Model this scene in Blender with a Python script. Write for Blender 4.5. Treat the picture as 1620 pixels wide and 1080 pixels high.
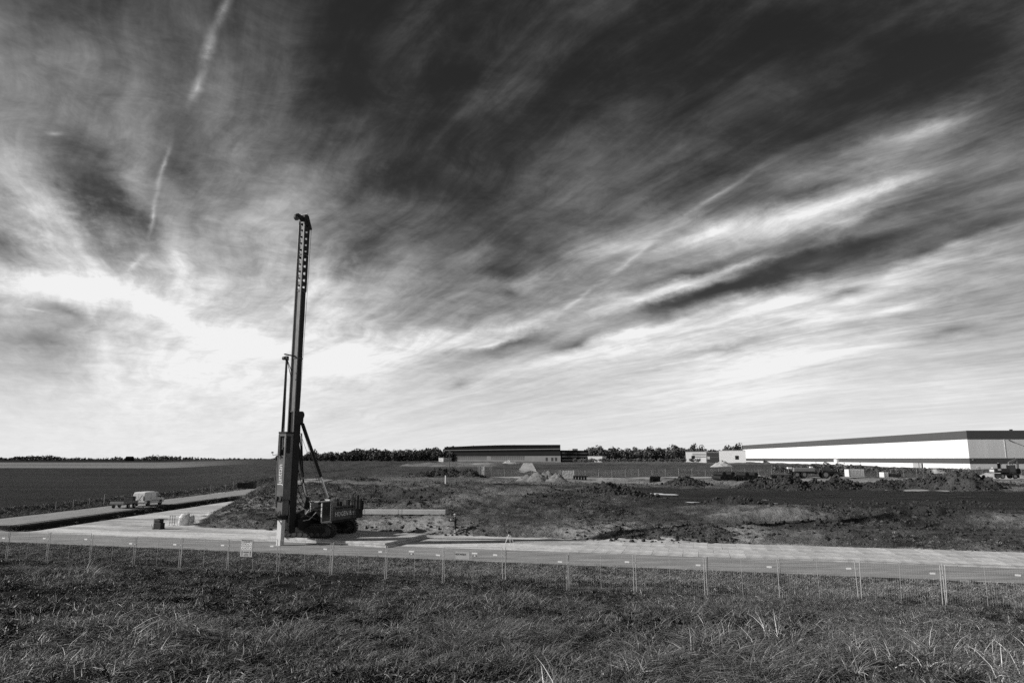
import bpy, bmesh, math, random
import numpy as np
from mathutils import Vector, Matrix, noise as mnoise
random.seed(7); RNG = np.random.default_rng(7)
S = bpy.context.scene
for o in list(bpy.data.objects): bpy.data.objects.remove(o)
R = math.radians
# ------------------------------------------------------------------ camera
F_PX, CX, CY, CAMZ = 1080.0, 810.0, 540.0, 7.0
PITCH = math.atan(185.0 / F_PX)
cam = bpy.data.cameras.new('camera'); cam_o = bpy.data.objects.new('camera', cam)
S.collection.objects.link(cam_o); S.camera = cam_o
cam.lens = 24.0; cam.sensor_width = 36.0; cam.clip_start = 0.1; cam.clip_end = 30000
cam_o.location = (0, 0, CAMZ); cam_o.rotation_euler = (math.pi / 2 + PITCH, 0, 0)
S.render.resolution_x, S.render.resolution_y = 1024, 682
# ------------------------------------------------------------------ sun
SUN_EL = R(26.0); SHADOW = Vector((1.0, 0.13, 0)).normalized()
sun = bpy.data.lights.new('sun', 'SUN'); sun.energy = 5.0; sun.angle = R(0.5); sun.color = (1, .985, .965)
sun_o = bpy.data.objects.new('sun', sun); S.collection.objects.link(sun_o)
sd = Vector((SHADOW.x * math.cos(SUN_EL), SHADOW.y * math.cos(SUN_EL), -math.sin(SUN_EL)))
sun_o.rotation_euler = sd.to_track_quat('-Z', 'Y').to_euler(); sun_o.location = (-60, -20, 60)
S.view_settings.view_transform = 'Standard'; S.view_settings.look = 'None'
S.view_settings.exposure = 0.1; S.view_settings.gamma = 1.0
S.view_settings.use_curve_mapping = False
S.render.engine = 'CYCLES'; S.cycles.max_bounces = 4; S.cycles.diffuse_bounces = 2; S.cycles.glossy_bounces = 3; S.cycles.transparent_max_bounces = 6
S.cycles.use_adaptive_sampling = True; S.cycles.adaptive_threshold = .02; S.cycles.use_denoising = False; S.cycles.sample_clamp_indirect = 4
# ------------------------------------------------------------------ world: Nishita sky seen in black and white, with cirrus
world = bpy.data.worlds.new('World'); S.world = world; world.use_nodes = True
WT = world.node_tree; WT.nodes.clear()
world.cycles.sampling_method = 'MANUAL'; world.cycles.sample_map_resolution = 256
def wn(t, **k):
    n = WT.nodes.new(t)
    for a, b in k.items(): setattr(n, a, b)
    return n
def wl(a, b): WT.links.new(a, b)
def wmath(op, a, b=None, c=None, clamp=False):
    n = wn('ShaderNodeMath', operation=op); n.use_clamp = clamp
    for i, v in enumerate((a, b, c)):
        if v is None: continue
        if isinstance(v, (int, float)): n.inputs[i].default_value = v
        else: wl(v, n.inputs[i])
    return n.outputs[0]
def wcomb(x, y, z=0.0):
    n = wn('ShaderNodeCombineXYZ')
    for i, v in enumerate((x, y, z)):
        if isinstance(v, (int, float)): n.inputs[i].default_value = v
        else: wl(v, n.inputs[i])
    return n.outputs[0]
def wnoise(vec, scale, detail=5, rough=.55, dist=0.0):
    n = wn('ShaderNodeTexNoise'); n.inputs['Scale'].default_value = scale; n.inputs['Detail'].default_value = detail
    n.inputs['Roughness'].default_value = rough; n.inputs['Distortion'].default_value = dist
    wl(vec, n.inputs['Vector']); return n
def wrange(v, a, b, c=0.0, d=1.0, smooth=True):
    n = wn('ShaderNodeMapRange'); n.interpolation_type = 'SMOOTHSTEP' if smooth else 'LINEAR'
    wl(v, n.inputs[0])
    for i, q in enumerate((a, b, c, d)): n.inputs[i + 1].default_value = q
    return n.outputs[0]
def azel(px, py):
    xc, yc = (px - CX) / F_PX, (CY - py) / F_PX
    d = Vector((xc, math.cos(PITCH) - yc * math.sin(PITCH), math.sin(PITCH) + yc * math.cos(PITCH))).normalized()
    return math.atan2(d.x, d.y), math.asin(d.z)
tc = wn('ShaderNodeTexCoord'); sep = wn('ShaderNodeSeparateXYZ'); wl(tc.outputs['Generated'], sep.inputs[0])
dx, dy, dz = sep.outputs
dzc = wmath('MAXIMUM', dz, 0.0)
az = wmath('ARCTAN2', dx, dy); el = wmath('ARCSINE', wmath('MINIMUM', dzc, .9999))
den = wmath('ADD', dzc, 0.06)
u = wmath('DIVIDE', dx, den); v = wmath('DIVIDE', dy, den)
# streak frame in the cloud layer: along the wind (towards azimuth -30 deg), across it
wa = R(-30)
along = wmath('ADD', wmath('MULTIPLY', u, math.sin(wa)), wmath('MULTIPLY', v, math.cos(wa)))
across = wmath('SUBTRACT', wmath('MULTIPLY', u, math.cos(wa)), wmath('MULTIPLY', v, math.sin(wa)))
plane = wcomb(u, v)
warp = wnoise(plane, .5, 3, .5)
wsep = wn('ShaderNodeSeparateXYZ'); wl(warp.outputs['Color'], wsep.inputs[0])
acw = wmath('ADD', across, wmath('MULTIPLY', wmath('SUBTRACT', wsep.outputs[0], .5), .8))
st1 = wnoise(wcomb(acw, wmath('MULTIPLY', along, .14)), 1.25, 8, .60, .08)
st2 = wnoise(wcomb(wmath('MULTIPLY', acw, 3.6), wmath('MULTIPLY', along, .36), 4.0), 1.5, 8, .60, .22)
puff = wnoise(wcomb(u, v, 9.0), 2.4, 9, .66, .25)
fine = wnoise(wcomb(wmath('MULTIPLY', acw, 1.5), wmath('MULTIPLY', along, 1.0), 17.0), 5.0, 10, .72, .6)
# single clouds and clear gaps: soft ellipses at their azimuth and height, edges frayed by the noise
wob1 = wnoise(wcomb(az, wmath('MULTIPLY', el, 1.6), 3.0), 6.5, 7, .62)
ws2 = wn('ShaderNodeSeparateXYZ'); wl(wob1.outputs['Color'], ws2.inputs[0])
def wobbled(a_, e_): return wcomb(wmath('ADD', az, wmath('MULTIPLY', wmath('SUBTRACT', ws2.outputs[0], .5), a_)), wmath('ADD', el, wmath('MULTIPLY', wmath('SUBTRACT', ws2.outputs[1], .5), e_)))
AE = wobbled(.20, .13); AE1 = wobbled(.10, .05); AE0 = wobbled(.022, .022)
def blob(p0, p1, width, amp, vec=None):
    """soft streak from p0 to p1 (sighted in the photograph), half-width in the same units"""
    a0, e0 = azel(*p0); a1, e1 = azel(*p1)
    L = math.hypot(a1 - a0, e1 - e0); ang = math.atan2(e1 - e0, a1 - a0)
    m = wn('ShaderNodeMapping', vector_type='TEXTURE')
    m.inputs['Location'].default_value = ((a0 + a1) / 2, (e0 + e1) / 2, 0)
    m.inputs['Rotation'].default_value = (0, 0, ang)
    m.inputs['Scale'].default_value = (L * .5 + width / F_PX, width / F_PX, 1)
    wl(vec or AE, m.inputs['Vector'])
    g = wn('ShaderNodeTexGradient', gradient_type='QUADRATIC_SPHERE'); wl(m.outputs[0], g.inputs[0])
    return wmath('MULTIPLY', g.outputs['Fac'], amp)
VEILS = [
 ((-60, 150), (330, 600), 380, .30), ((330, 100), (560, 540), 260, .22), ((250, 620), (700, 560), 150, .14), ((120, 575), (520, 600), 80, .16), ((-20, 240), (190, 430), 90, .30),
 ((230, 330), (330, 520), 110, .26), ((430, 380), (560, 560), 120, .20), ((0, 60), (300, 160), 210, .20), ((350, 60), (560, 330), 130, .10),
 ((760, 60), (1400, 200), 330, -.17), ((900, 20), (1600, 60), 230, -.16), ((620, 330), (1000, 400), 120, -.34), ((1300, 60), (1660, 60), 130, -.34),
 ((-60, 520), (150, 610), 80, -.42), ((110, 240), (195, 390), 62, -.60), ((-20, 330), (70, 420), 70, -.30), ((540, 340), (700, 230), 60, -.26), ((490, 450), (620, 370), 45, -.28), ((640, 200), (760, 20), 70, -.2),
 ((500, 40), (640, 250), 90, -.16), ((0, 20), (200, 20), 80, -.16), ((250, 230), (330, 330), 60, -.22), ((1350, 640), (1660, 560), 60, .08)]
STREAKS = [
 ((-40, 430), (240, 466), 39, 0.85), ((180, 458), (320, 520), 30, 0.45), ((290, 520), (430, 556), 37, 0.55), ((430, 560), (620, 560), 46, 0.35),
 ((930, 420), (1660, 205), 60, 0.62), ((1000, 400), (1300, 320), 39, 0.4), ((1250, 300), (1660, 140), 69, 0.42), ((1100, 330), (1500, 190), 60, 0.22), ((830, 440), (1110, 345), 69, 0.42), ((780, 470), (900, 430), 39, 0.3),
 ((800, 520), (1220, 415), 45, 0.5), ((960, 480), (1200, 425), 27, 0.45), ((1060, 520), (1400, 410), 42, 0.52), ((1280, 470), (1540, 380), 51, 0.44), ((1400, 420), (1660, 345), 45, 0.4),
 ((1000, 560), (1660, 395), 60, 0.42), ((700, 600), (1300, 480), 51, 0.42), ((900, 610), (1660, 500), 69, 0.4), ((640, 560), (960, 470), 45, 0.4), ((820, 660), (1660, 590), 75, 0.22), ((560, 545), (760, 530), 54, 0.36),
 ((1180, 340), (1660, 235), 22, .40), ((1020, 455), (1330, 375), 13, .42), ((1200, 372), (1500, 300), 14, .34), ((880, 545), (1150, 500), 14, .36), ((1260, 520), (1620, 440), 18, .34), ((700, 560), (860, 515), 12, .34), ((1300, 245), (1640, 165), 16, .30),
 # clear gaps between the streaks
 ((880, 505), (1700, 305), 50, -.50), ((1100, 440), (1660, 300), 26, -.36), ((930, 470), (1240, 385), 20, -.35), ((1000, 490), (1300, 420), 22, -.40), ((880, 515), (1240, 440), 34, -.42), ((1300, 445), (1640, 335), 26, -.5), ((1240, 475), (1420, 435), 18, -.35),
 ((640, 600), (960, 480), 30, -.50), ((690, 612), (750, 596), 15, -.35), ((800, 570), (1000, 510), 18, -.5), ((660, 430), (920, 420), 30, -.32), ((1380, 545), (1660, 498), 22, -.40), ((1000, 585), (1300, 520), 16, -.32), ((740, 455), (860, 470), 18, -.35), ((1180, 320), (1420, 255), 18, -.28), ((1450, 395), (1660, 318), 16, -.2), ((30, 470), (160, 520), 22, -.32)]
dens = None
for lst, vec in ((VEILS, AE), (STREAKS, AE1)):
    for c in lst:
        b = blob(*c, vec=vec); dens = b if dens is None else wmath('ADD', dens, b)
# old vapour trails: thin, nearly straight
TRAILS = [((228, 385), (248, 300), 6, .8), ((240, 330), (275, 205), 6, .7), ((186, 440), (236, 396), 9, .8), ((300, 165), (322, 110), 12, .8), ((318, 115), (340, 40), 14, .8), ((336, 55), (372, -20), 12, .6), ((1230, 245), (1040, 372), 7, .55), ((1080, 345), (930, 470), 8, .75), ((1060, 360), (970, 425), 11, .5), ((970, 432), (860, 515), 7, .6),
          ((60, 210), (108, 213), 5, .5), ((20, 484), (90, 500), 3, .45), ((140, 490), (152, 520), 9, .5), ((600, 545), (655, 552), 7, .35)]
tr = None
for c in TRAILS:
    b = blob(*c, vec=AE0); tr = b if tr is None else wmath('ADD', tr, b)
tr = wmath('MULTIPLY', tr, wrange(fine.outputs['Fac'], .34, .60, .45, 1.1))
tex = wmath('ADD', wmath('ADD', wmath('MULTIPLY', wmath('SUBTRACT', st1.outputs['Fac'], .5), 1.0), wmath('MULTIPLY', wmath('SUBTRACT', fine.outputs['Fac'], .5), .46)),
            wmath('ADD', wmath('MULTIPLY', wmath('SUBTRACT', st2.outputs['Fac'], .5), .75),
                  wmath('MULTIPLY', wmath('SUBTRACT', puff.outputs['Fac'], .5), .62)))
lowfade = wrange(el, R(0), R(15), .12, 1.0)
dens = wmath('MULTIPLY', dens, wmath('ADD', .55, wmath('ADD', wmath('MULTIPLY', st2.outputs['Fac'], .6), wmath('MULTIPLY', fine.outputs['Fac'], .4))))
cover = wmath('ADD', wmath('MULTIPLY', tex, lowfade), wmath('ADD', wmath('MULTIPLY', dens, wrange(el, R(0), R(9), .35, 1.0)), .055))
# thicker veil looking low through the layer
rampn = wn('ShaderNodeValToRGB'); rampn.color_ramp.interpolation = 'B_SPLINE'
wl(wmath('DIVIDE', el, R(40)), rampn.inputs[0])
rc = rampn.color_ramp; rc.elements[0].position = 0.0; rc.elements[0].color = (1, 1, 1, 1); rc.elements[1].position = 1.0; rc.elements[1].color = (0, 0, 0, 1)
for e_, v_ in ((3.9, .92), (9.2, .66), (14.5, .40), (20, .14), (25, 0.02)):
    q = rc.elements.new(e_ / 40); q.color = (v_, v_, v_, 1)
cover = wmath('ADD', cover, wmath('MULTIPLY', rampn.outputs[0], .86))
cover = wrange(cover, -.27, 1.13, 0.0, 1.0, smooth=False)
sky = wn('ShaderNodeTexSky'); sky.sky_type = 'NISHITA'; sky.sun_disc = False
sky.sun_elevation = SUN_EL; sky.sun_rotation = math.atan2(-SHADOW.x, -SHADOW.y); sky.altitude = 0
sky.air_density = 1.0; sky.dust_density = .6; sky.ozone_density = 1.0
ssp = wn('ShaderNodeSeparateColor'); wl(sky.outputs[0], ssp.inputs[0])
blue_sky = wmath('MINIMUM', ssp.outputs[0], 6.0)                 # red-filtered black and white: only the red of the sky
SKY_K = .09
clear = wmath('MULTIPLY', blue_sky, .22)
cloudlum = wmath('ADD', wmath('MULTIPLY', wmath('ADD', wmath('POWER', wmath('MAXIMUM', cover, 0.0), 2.1), wmath('MULTIPLY', tr, .40)), 10.0), 0.0)
lum = wmath('MINIMUM', wmath('ADD', clear, cloudlum), 9.2)
comb = wn('ShaderNodeCombineColor')
for i in range(3): wl(lum, comb.inputs[i])
bg = wn('ShaderNodeBackground'); bg.inputs['Strength'].default_value = SKY_K
wl(comb.outputs[0], bg.inputs['Color'])
wo = wn('ShaderNodeOutputWorld'); wl(bg.outputs[0], wo.inputs['Surface'])
# ------------------------------------------------------------------ helpers
def ray(px, py):
    xc, yc = (px - CX) / F_PX, (CY - py) / F_PX
    return Vector((xc, math.cos(PITCH) - yc * math.sin(PITCH), math.sin(PITCH) + yc * math.cos(PITCH)))
def at(px, py, z=0.0):
    d = ray(px, py); t = (z - CAMZ) / d.z
    return Vector((d.x * t, d.y * t, z))
def ad(px, py, Y):
    d = ray(px, py); t = Y / d.y
    return Vector((d.x * t, Y, CAMZ + d.z * t))
MATS = {}
def mat(name, v, rough=.8, metal=0.0, var=0.0, scale=4.0, bump=0.0, bscale=30.0, spec=.3, rnd=0.0, attr=None, stretch=None):
    if name in MATS: return MATS[name]
    m = bpy.data.materials.new(name); m.use_nodes = True; nt = m.node_tree
    bs = nt.nodes['Principled BSDF']
    bs.inputs['Roughness'].default_value = rough; bs.inputs['Metallic'].default_value = metal
    bs.inputs['Specular IOR Level'].default_value = spec
    bs.inputs['Base Color'].default_value = (v, v, v, 1)
    cur = None
    def mul(a, b):
        n = nt.nodes.new('ShaderNodeMath'); n.operation = 'MULTIPLY'
        for i, q in enumerate((a, b)):
            if isinstance(q, (int, float)): n.inputs[i].default_value = q
            else: nt.links.new(q, n.inputs[i])
        return n.outputs[0]
    if attr:
        a = nt.nodes.new('ShaderNodeAttribute'); a.attribute_name = attr; cur = mul(a.outputs['Fac'], v)
    tcn = nt.nodes.new('ShaderNodeTexCoord'); vec = tcn.outputs['Object']
    if stretch:
        mp = nt.nodes.new('ShaderNodeMapping'); mp.inputs['Scale'].default_value = stretch
        nt.links.new(vec, mp.inputs[0]); vec = mp.outputs[0]
    if var:
        n = nt.nodes.new('ShaderNodeTexNoise'); n.inputs['Scale'].default_value = scale; n.inputs['Detail'].default_value = 6
        n.inputs['Roughness'].default_value = .65
        nt.links.new(vec, n.inputs['Vector'])
        mr = nt.nodes.new('ShaderNodeMapRange'); nt.links.new(n.outputs['Fac'], mr.inputs[0])
        mr.inputs[1].default_value = .3; mr.inputs[2].default_value = .7; mr.inputs[3].default_value = 1 - var; mr.inputs[4].default_value = 1 + var
        cur = mul(mr.outputs[0], cur if cur is not None else v)
    if rnd:
        oi = nt.nodes.new('ShaderNodeObjectInfo')
        mr = nt.nodes.new('ShaderNodeMapRange'); nt.links.new(oi.outputs['Random'], mr.inputs[0])
        mr.inputs[3].default_value = 1 - rnd; mr.inputs[4].default_value = 1 + rnd
        cur = mul(mr.outputs[0], cur if cur is not None else v)
    if cur is not None:
        cb = nt.nodes.new('ShaderNodeCombineColor')
        for i in range(3): nt.links.new(cur, cb.inputs[i])
        nt.links.new(cb.outputs[0], bs.inputs['Base Color'])
    if bump:
        n = nt.nodes.new('ShaderNodeTexNoise'); n.inputs['Scale'].default_value = bscale; n.inputs['Detail'].default_value = 5
        nt.links.new(vec, n.inputs['Vector'])
        b = nt.nodes.new('ShaderNodeBump'); b.inputs['Strength'].default_value = bump; b.inputs['Distance'].default_value = 1.0 / bscale
        nt.links.new(n.outputs['Fac'], b.inputs['Height']); nt.links.new(b.outputs[0], bs.inputs['Normal'])
    MATS[name] = m
    return m
class MB:
    FL = 1
    def __init__(s): s.v = []; s.f = []; s.m = []
    def add(s, verts, faces, mi=0):
        k = len(s.v); s.v += [(p[0], p[1] * MB.FL, p[2]) for p in verts]; s.f += [tuple(i + k for i in f) for f in faces]; s.m += [mi] * len(faces); return s
    def box(s, c, d, M=None, mi=0, taper=None):
        x, y, z = d[0] / 2, d[1] / 2, d[2] / 2; c = Vector(c)
        t = taper or (1, 1)
        P = [Vector((sx * x * (t[0] if sz > 0 else 1), sy * y * (t[1] if sz > 0 else 1), sz * z)) for sz in (-1, 1) for sx, sy in ((-1, -1), (1, -1), (1, 1), (-1, 1))]
        if M is not None: P = [M @ p for p in P]
        return s.add([c + p for p in P], [(3, 2, 1, 0), (4, 5, 6, 7), (0, 1, 5, 4), (1, 2, 6, 5), (2, 3, 7, 6), (3, 0, 4, 7)], mi)
    def b2(s, lo, hi, mi=0):
        lo, hi = Vector(lo), Vector(hi); return s.box((lo + hi) / 2, hi - lo, None, mi)
    def tube(s, p0, p1, r, n=8, r1=None, mi=0, cap=True):
        p0, p1 = Vector(p0), Vector(p1); r1 = r if r1 is None else r1
        d = (p1 - p0).normalized(); a = d.orthogonal().normalized(); b = d.cross(a)
        vs = []
        for p, q in ((p0, r), (p1, r1)):
            for i in range(n):
                t = 2 * math.pi * i / n; vs.append(p + (a * math.cos(t) + b * math.sin(t)) * q)
        fs = [(i, (i + 1) % n, n + (i + 1) % n, n + i) for i in range(n)]
        if cap: fs += [tuple(range(n - 1, -1, -1)), tuple(range(n, 2 * n))]
        return s.add(vs, fs, mi)
    def path(s, pts, r, n=6, mi=0):
        for a, b in zip(pts[:-1], pts[1:]): s.tube(a, b, r, n, mi=mi)
        return s
    def prism(s, prof, ext, M=None, mi=0):
        """prof: 2D points (a,b) in local x,z; extruded over y in ext"""
        n = len(prof); vs = [Vector((a, e, b)) for e in ext for a, b in prof]
        if M is not None: vs = [M @ p for p in vs]
        return s.add(vs, [tuple(range(n)), tuple(range(2 * n - 1, n - 1, -1))] + [(i, n + i, n + (i + 1) % n, (i + 1) % n) for i in range(n)], mi)
    def mesh(s, name, mats, smooth=False):
        me = bpy.data.meshes.new(name); me.from_pydata(s.v, [], s.f)
        for m in (mats if isinstance(mats, (list, tuple)) else [mats]): me.materials.append(m)
        if any(s.m): me.polygons.foreach_set('material_index', s.m)
        if smooth: me.polygons.foreach_set('use_smooth', [True] * len(me.polygons))
        bm = bmesh.new(); bm.from_mesh(me); bmesh.ops.recalc_face_normals(bm, faces=bm.faces); bm.to_mesh(me); bm.free()
        return me
    def build(s, name, mats, parent=None, smooth=False, bevel=0.0):
        o = bpy.data.objects.new(name, s.mesh(name, mats, smooth)); S.collection.objects.link(o)
        if parent is not None: o.parent = parent
        if bevel:
            b = o.modifiers.new('bevel', 'BEVEL'); b.width = bevel; b.segments = 2; b.limit_method = 'ANGLE'
        return o
def tag(o, label=None, cat=None, group=None, kind=None):
    if label: o['label'] = label
    if cat: o['category'] = cat
    if group: o['group'] = group
    if kind: o['kind'] = kind
    return o
def empty(name, loc, rz=0.0, label=None, cat=None, group=None):
    o = bpy.data.objects.new(name, None); S.collection.objects.link(o); o.empty_display_size = .3
    o.location = loc; o.rotation_euler = (0, 0, rz); return tag(o, label, cat, group)
def copy_tree(o, parent=None):
    c = o.copy(); S.collection.objects.link(c); c.parent = parent
    for ch in o.children: copy_tree(ch, c)
    return c
def npmesh(name, V, Fq, m, attrs=None, smooth=True):
    V = np.asarray(V, np.float32); Fq = np.asarray(Fq, np.int32); k = Fq.shape[1]
    me = bpy.data.meshes.new(name); me.vertices.add(len(V)); me.vertices.foreach_set('co', V.ravel())
    me.loops.add(Fq.size); me.loops.foreach_set('vertex_index', Fq.ravel())
    me.polygons.add(len(Fq)); me.polygons.foreach_set('loop_start', np.arange(0, Fq.size, k, dtype=np.int32))
    me.polygons.foreach_set('loop_total', np.full(len(Fq), k, np.int32))
    if smooth: me.polygons.foreach_set('use_smooth', np.ones(len(Fq), bool))
    me.update(calc_edges=True)
    for a, vals in (attrs or {}).items():
        at_ = me.attributes.new(a, 'FLOAT', 'POINT'); at_.data.foreach_set('value', np.asarray(vals, np.float32))
    me.materials.append(m); return me
def _h(ix, iy, s):
    n = (ix.astype(np.int64) * 374761393 + iy.astype(np.int64) * 668265263 + s * 1442695041) & 0x7fffffff
    n = ((n ^ (n >> 13)) * 1274126177) & 0x7fffffff
    return ((n ^ (n >> 16)) & 0xffff) / 65535.0
def vn(x, y, s=0):
    x = np.asarray(x, float); y = np.asarray(y, float)
    ix, iy = np.floor(x), np.floor(y); fx, fy = x - ix, y - iy
    fx, fy = fx * fx * (3 - 2 * fx), fy * fy * (3 - 2 * fy)
    a, b = _h(ix, iy, s), _h(ix + 1, iy, s); c, d = _h(ix, iy + 1, s), _h(ix + 1, iy + 1, s)
    return (a + (b - a) * fx) * (1 - fy) + (c + (d - c) * fx) * fy
def fbm(x, y, s=0, o=4, g=.5):
    r = 0; a = 1; t = 0
    for i in range(o): r = r + a * (vn(x, y, s + i) - .5); t += a; x = x * 2.03; y = y * 2.03; a *= g
    return r / t * 2
def ss(x, a, b):
    t = np.clip((np.asarray(x, float) - a) / (b - a), 0, 1); return t * t * (3 - 2 * t)
# ------------------------------------------------------------------ terrain: height, soil tone and roughness of every place
SK = .27                                    # road, fence and banks run along x with this slope: s = y + SK*x
# loose heaps that belong to the ground: x, y, radius x, radius y, height
def pb(px, py, z, rx, ry, h): p = at(px, py, z); return (p.x, p.y + ry * .8, rx, ry, h)
HEAPS = [pb(975, 790, 2.0, 5.0, 4.5, 1.25), pb(1180, 800, 2.1, 3.6, 2.4, 1.1), pb(1095, 769, 2.1, 4.2, 5, 1.6),
         pb(870, 792, 2.3, 3.5, 4, .5), pb(640, 790, 2.3, 5, 4, .5), pb(1380, 803, 2.0, 4.0, 2.2, .55), pb(1530, 800, 2.0, 5, 3, .35),
         pb(690, 755, 2.2, 6.5, 6, 2.1), pb(735, 755, 2.2, 4.5, 6, 2.5), pb(660, 756, 2.2, 4, 5, 1.2), pb(560, 760, 2.2, 5, 5, .6),
         pb(1470, 830, .9, 5, 1.6, .35), pb(1300, 842, .5, 4, 1.6, .3), pb(1060, 850, .5, 6, 2, .45)]
RIDGE = [(1225, 776), (1300, 777), (1380, 776), (1450, 775), (1515, 774)]
for i, (a, b) in enumerate(RIDGE):
    p = at(a, b, 2.0)
    for k in range(3):
        HEAPS.append((p.x + (k - 1) * 3.1, p.y + 4 + (k % 2) * 1.5, 2.9, 3.4, 1.05 + .4 * ((i * 3 + k * 7) % 4) / 3))
pr_ = at(1560, 777, 2.0); HEAPS.append((pr_.x, pr_.y + 5, 5.6, 5.6, 2.9))
pr2_ = at(1600, 772, 2.0); HEAPS.append((pr2_.x + 3, pr2_.y + 6, 5, 5, 1.0))
def plateau_mask(x, y):
    near = ss(x - np.interp(y, [60, 66, 74, 95, 120, 400], [-22, -27, -34.5, -41, -43.5, -43.5]), 0, 7); far = ss(x / np.maximum(y, 1), -.52, -.34)
    k = ss(y, 135, 230); return near * (1 - k) + far * k
def H(x, y, fine=True):
    x = np.asarray(x, float); y = np.asarray(y, float); s = y + SK * x
    z = np.interp(s, [-60, 0, 5, 11, 17, 26, 36, 40, 43.2, 46.2, 47.4, 48.2], [5.3, 5.3, 3.2, 1.45, .75, .32, .06, 0, -.42, -.28, -.14, 0])
    if fine:
        g = ss(47.2 - s, 0, 3); z = z + g * (.28 * fbm(x * .22, y * .3, 3, 4) + .1 * fbm(x * .9, y * .9, 8, 3))
    pm = np.interp(s - 1.0, [63, 64.0, 67, 72.6, 80, 91, 97, 105, 200, 600, 1500, 6000], [0, .75, 1.15, 1.2, 2.5, 3.25, 2.6, 2.2, 2.2, 4.4, 4.8, 5.0])
    pr = np.interp(s - 1.0, [63, 63.9, 67.5, 72.2, 72.8, 76.5, 80, 200, 600, 1500, 6000], [0, .5, .95, 1.15, 1.6, 2.25, 1.95, 2.2, 4.4, 4.8, 5.0])
    w = ss(x + 2 * fbm(y * .05, x * .02, 5, 2), 4, 24)
    pl = pm * (1 - w) + pr * w
    zz = 0 * x
    if fine:
        edge = ss(s, 64.0, 67) * (1 - ss(y, 400, 900))
        zz = zz + edge * (.42 * fbm(x * .11, y * .13, 11, 4) * (1 - .8 * np.exp(-((s - 70.0) / 2.0) ** 2)) + .44 * fbm(x * .42, y * .42, 21, 5, .6) * (1 - .85 * np.exp(-((s - 70.0) / 1.7) ** 2)))
        mud = ss(x, 12, 24) * ss(s, 79, 82) * (1 - ss(s, 117, 121))
        zz = zz * (1 - .82 * mud)
        zz = zz + ss(s, 66, 75) * (1 - ss(s, 90, 98)) * (1 - w) * .30 * fbm((x * .8 + y * .6) * .7, (y - x) * .10, 31, 3)
        zz = zz + .34 * fbm(x * .045, s * .75, 98, 4, .6) * ss(s, 64.4, 66.5) * (1 - ss(s, 84, 100)) * (1 - .6 * np.exp(-((s - 70.5) / 1.5) ** 2))
        sq = s + .5 * fbm(x * .15, y * .1, 91, 3)
        zz = zz - .38 * np.exp(-((sq - 73.3) / .38) ** 2) * np.clip(.6 + 1.5 * fbm(x * .07, y * 0 + 3.0, 92, 2), 0, 1)     # narrow trench under the second bank
        zz = zz + .55 * np.exp(-((sq - 77.3) / 1.0) ** 2) * np.clip(.35 + 1.6 * fbm(x * .14, y * .05, 93, 3), 0, 1.2)   # spoil thrown up along its crest
        zz = zz + .40 * np.exp(-((sq - 67.0) / .9) ** 2) * np.clip(.2 + 1.6 * fbm(x * .12, y * .05, 94, 3), 0, 1.1) + .55 * np.exp(-((sq - 93) / 1.6) ** 2) * (1 - w) * np.clip(.4 + 1.5 * fbm(x * .2, y * .1, 95, 3), 0, 1.2)
        for hx, hy, rx, ry, hh in HEAPS:
            q = np.hypot((x - hx) / rx, (y - hy) / ry) + .28 * fbm(x * .45, y * .45, 41, 3)
            zz = zz + hh * np.clip(1 - q, 0, 1) ** .9 * (1 + .5 * fbm(x * 1.1, y * 1.1, 51, 3))
    m = plateau_mask(x, y)
    z = z + (pl + zz) * m
    # road on the left, with its ditch
    left = (1 - ss(x, -50.6, -48.8)) * ss(s, 52, 57) * (1 - ss(y, 190, 260))
    z = z + left * .3 * (1 - ss(-x, 58.5, 61.5))
    di = np.exp(-((x + 48.6) / 1.0) ** 2) * ss(s, 55, 58) * (1 - ss(y, 118, 134)); z = z - .62 * di
    if fine:
        fe = (1 - ss(x, -61, -59)) * ss(y, 40, 60)
        z = z + fe * (.22 * fbm(x * .2, y * .2, 61, 3) * (1 - ss(-x, 66, 72)) + .05 * fbm(x * .6, y * .6, 66, 3)) + fe * .55 * np.exp(-((x + 66) / 2.0) ** 2)
        tri = ss(x, -41, -37) * (1 - ss(y, 112, 124)) * ss(s, 63.5, 66) * (1 - ss(x, -30, -22)); z = z + tri * .12 * fbm(x * .5, y * .5, 71, 3)
        far = ss(y, 180, 240) * m * (1 - ss(y, 900, 1400)); z = z + far * .35 * fbm(x * .05, y * .04, 81, 4)
        bx = (1 - ss(np.abs(y - 400), 10, 50)) * ss(x / np.maximum(y, 1), -.33, -.28) * (1 - ss(x / np.maximum(y, 1), -.02, .02)); z = z + bx * 1.2 * (1 + fbm(x * .06, y * .03, 83, 3))
    return z
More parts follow.
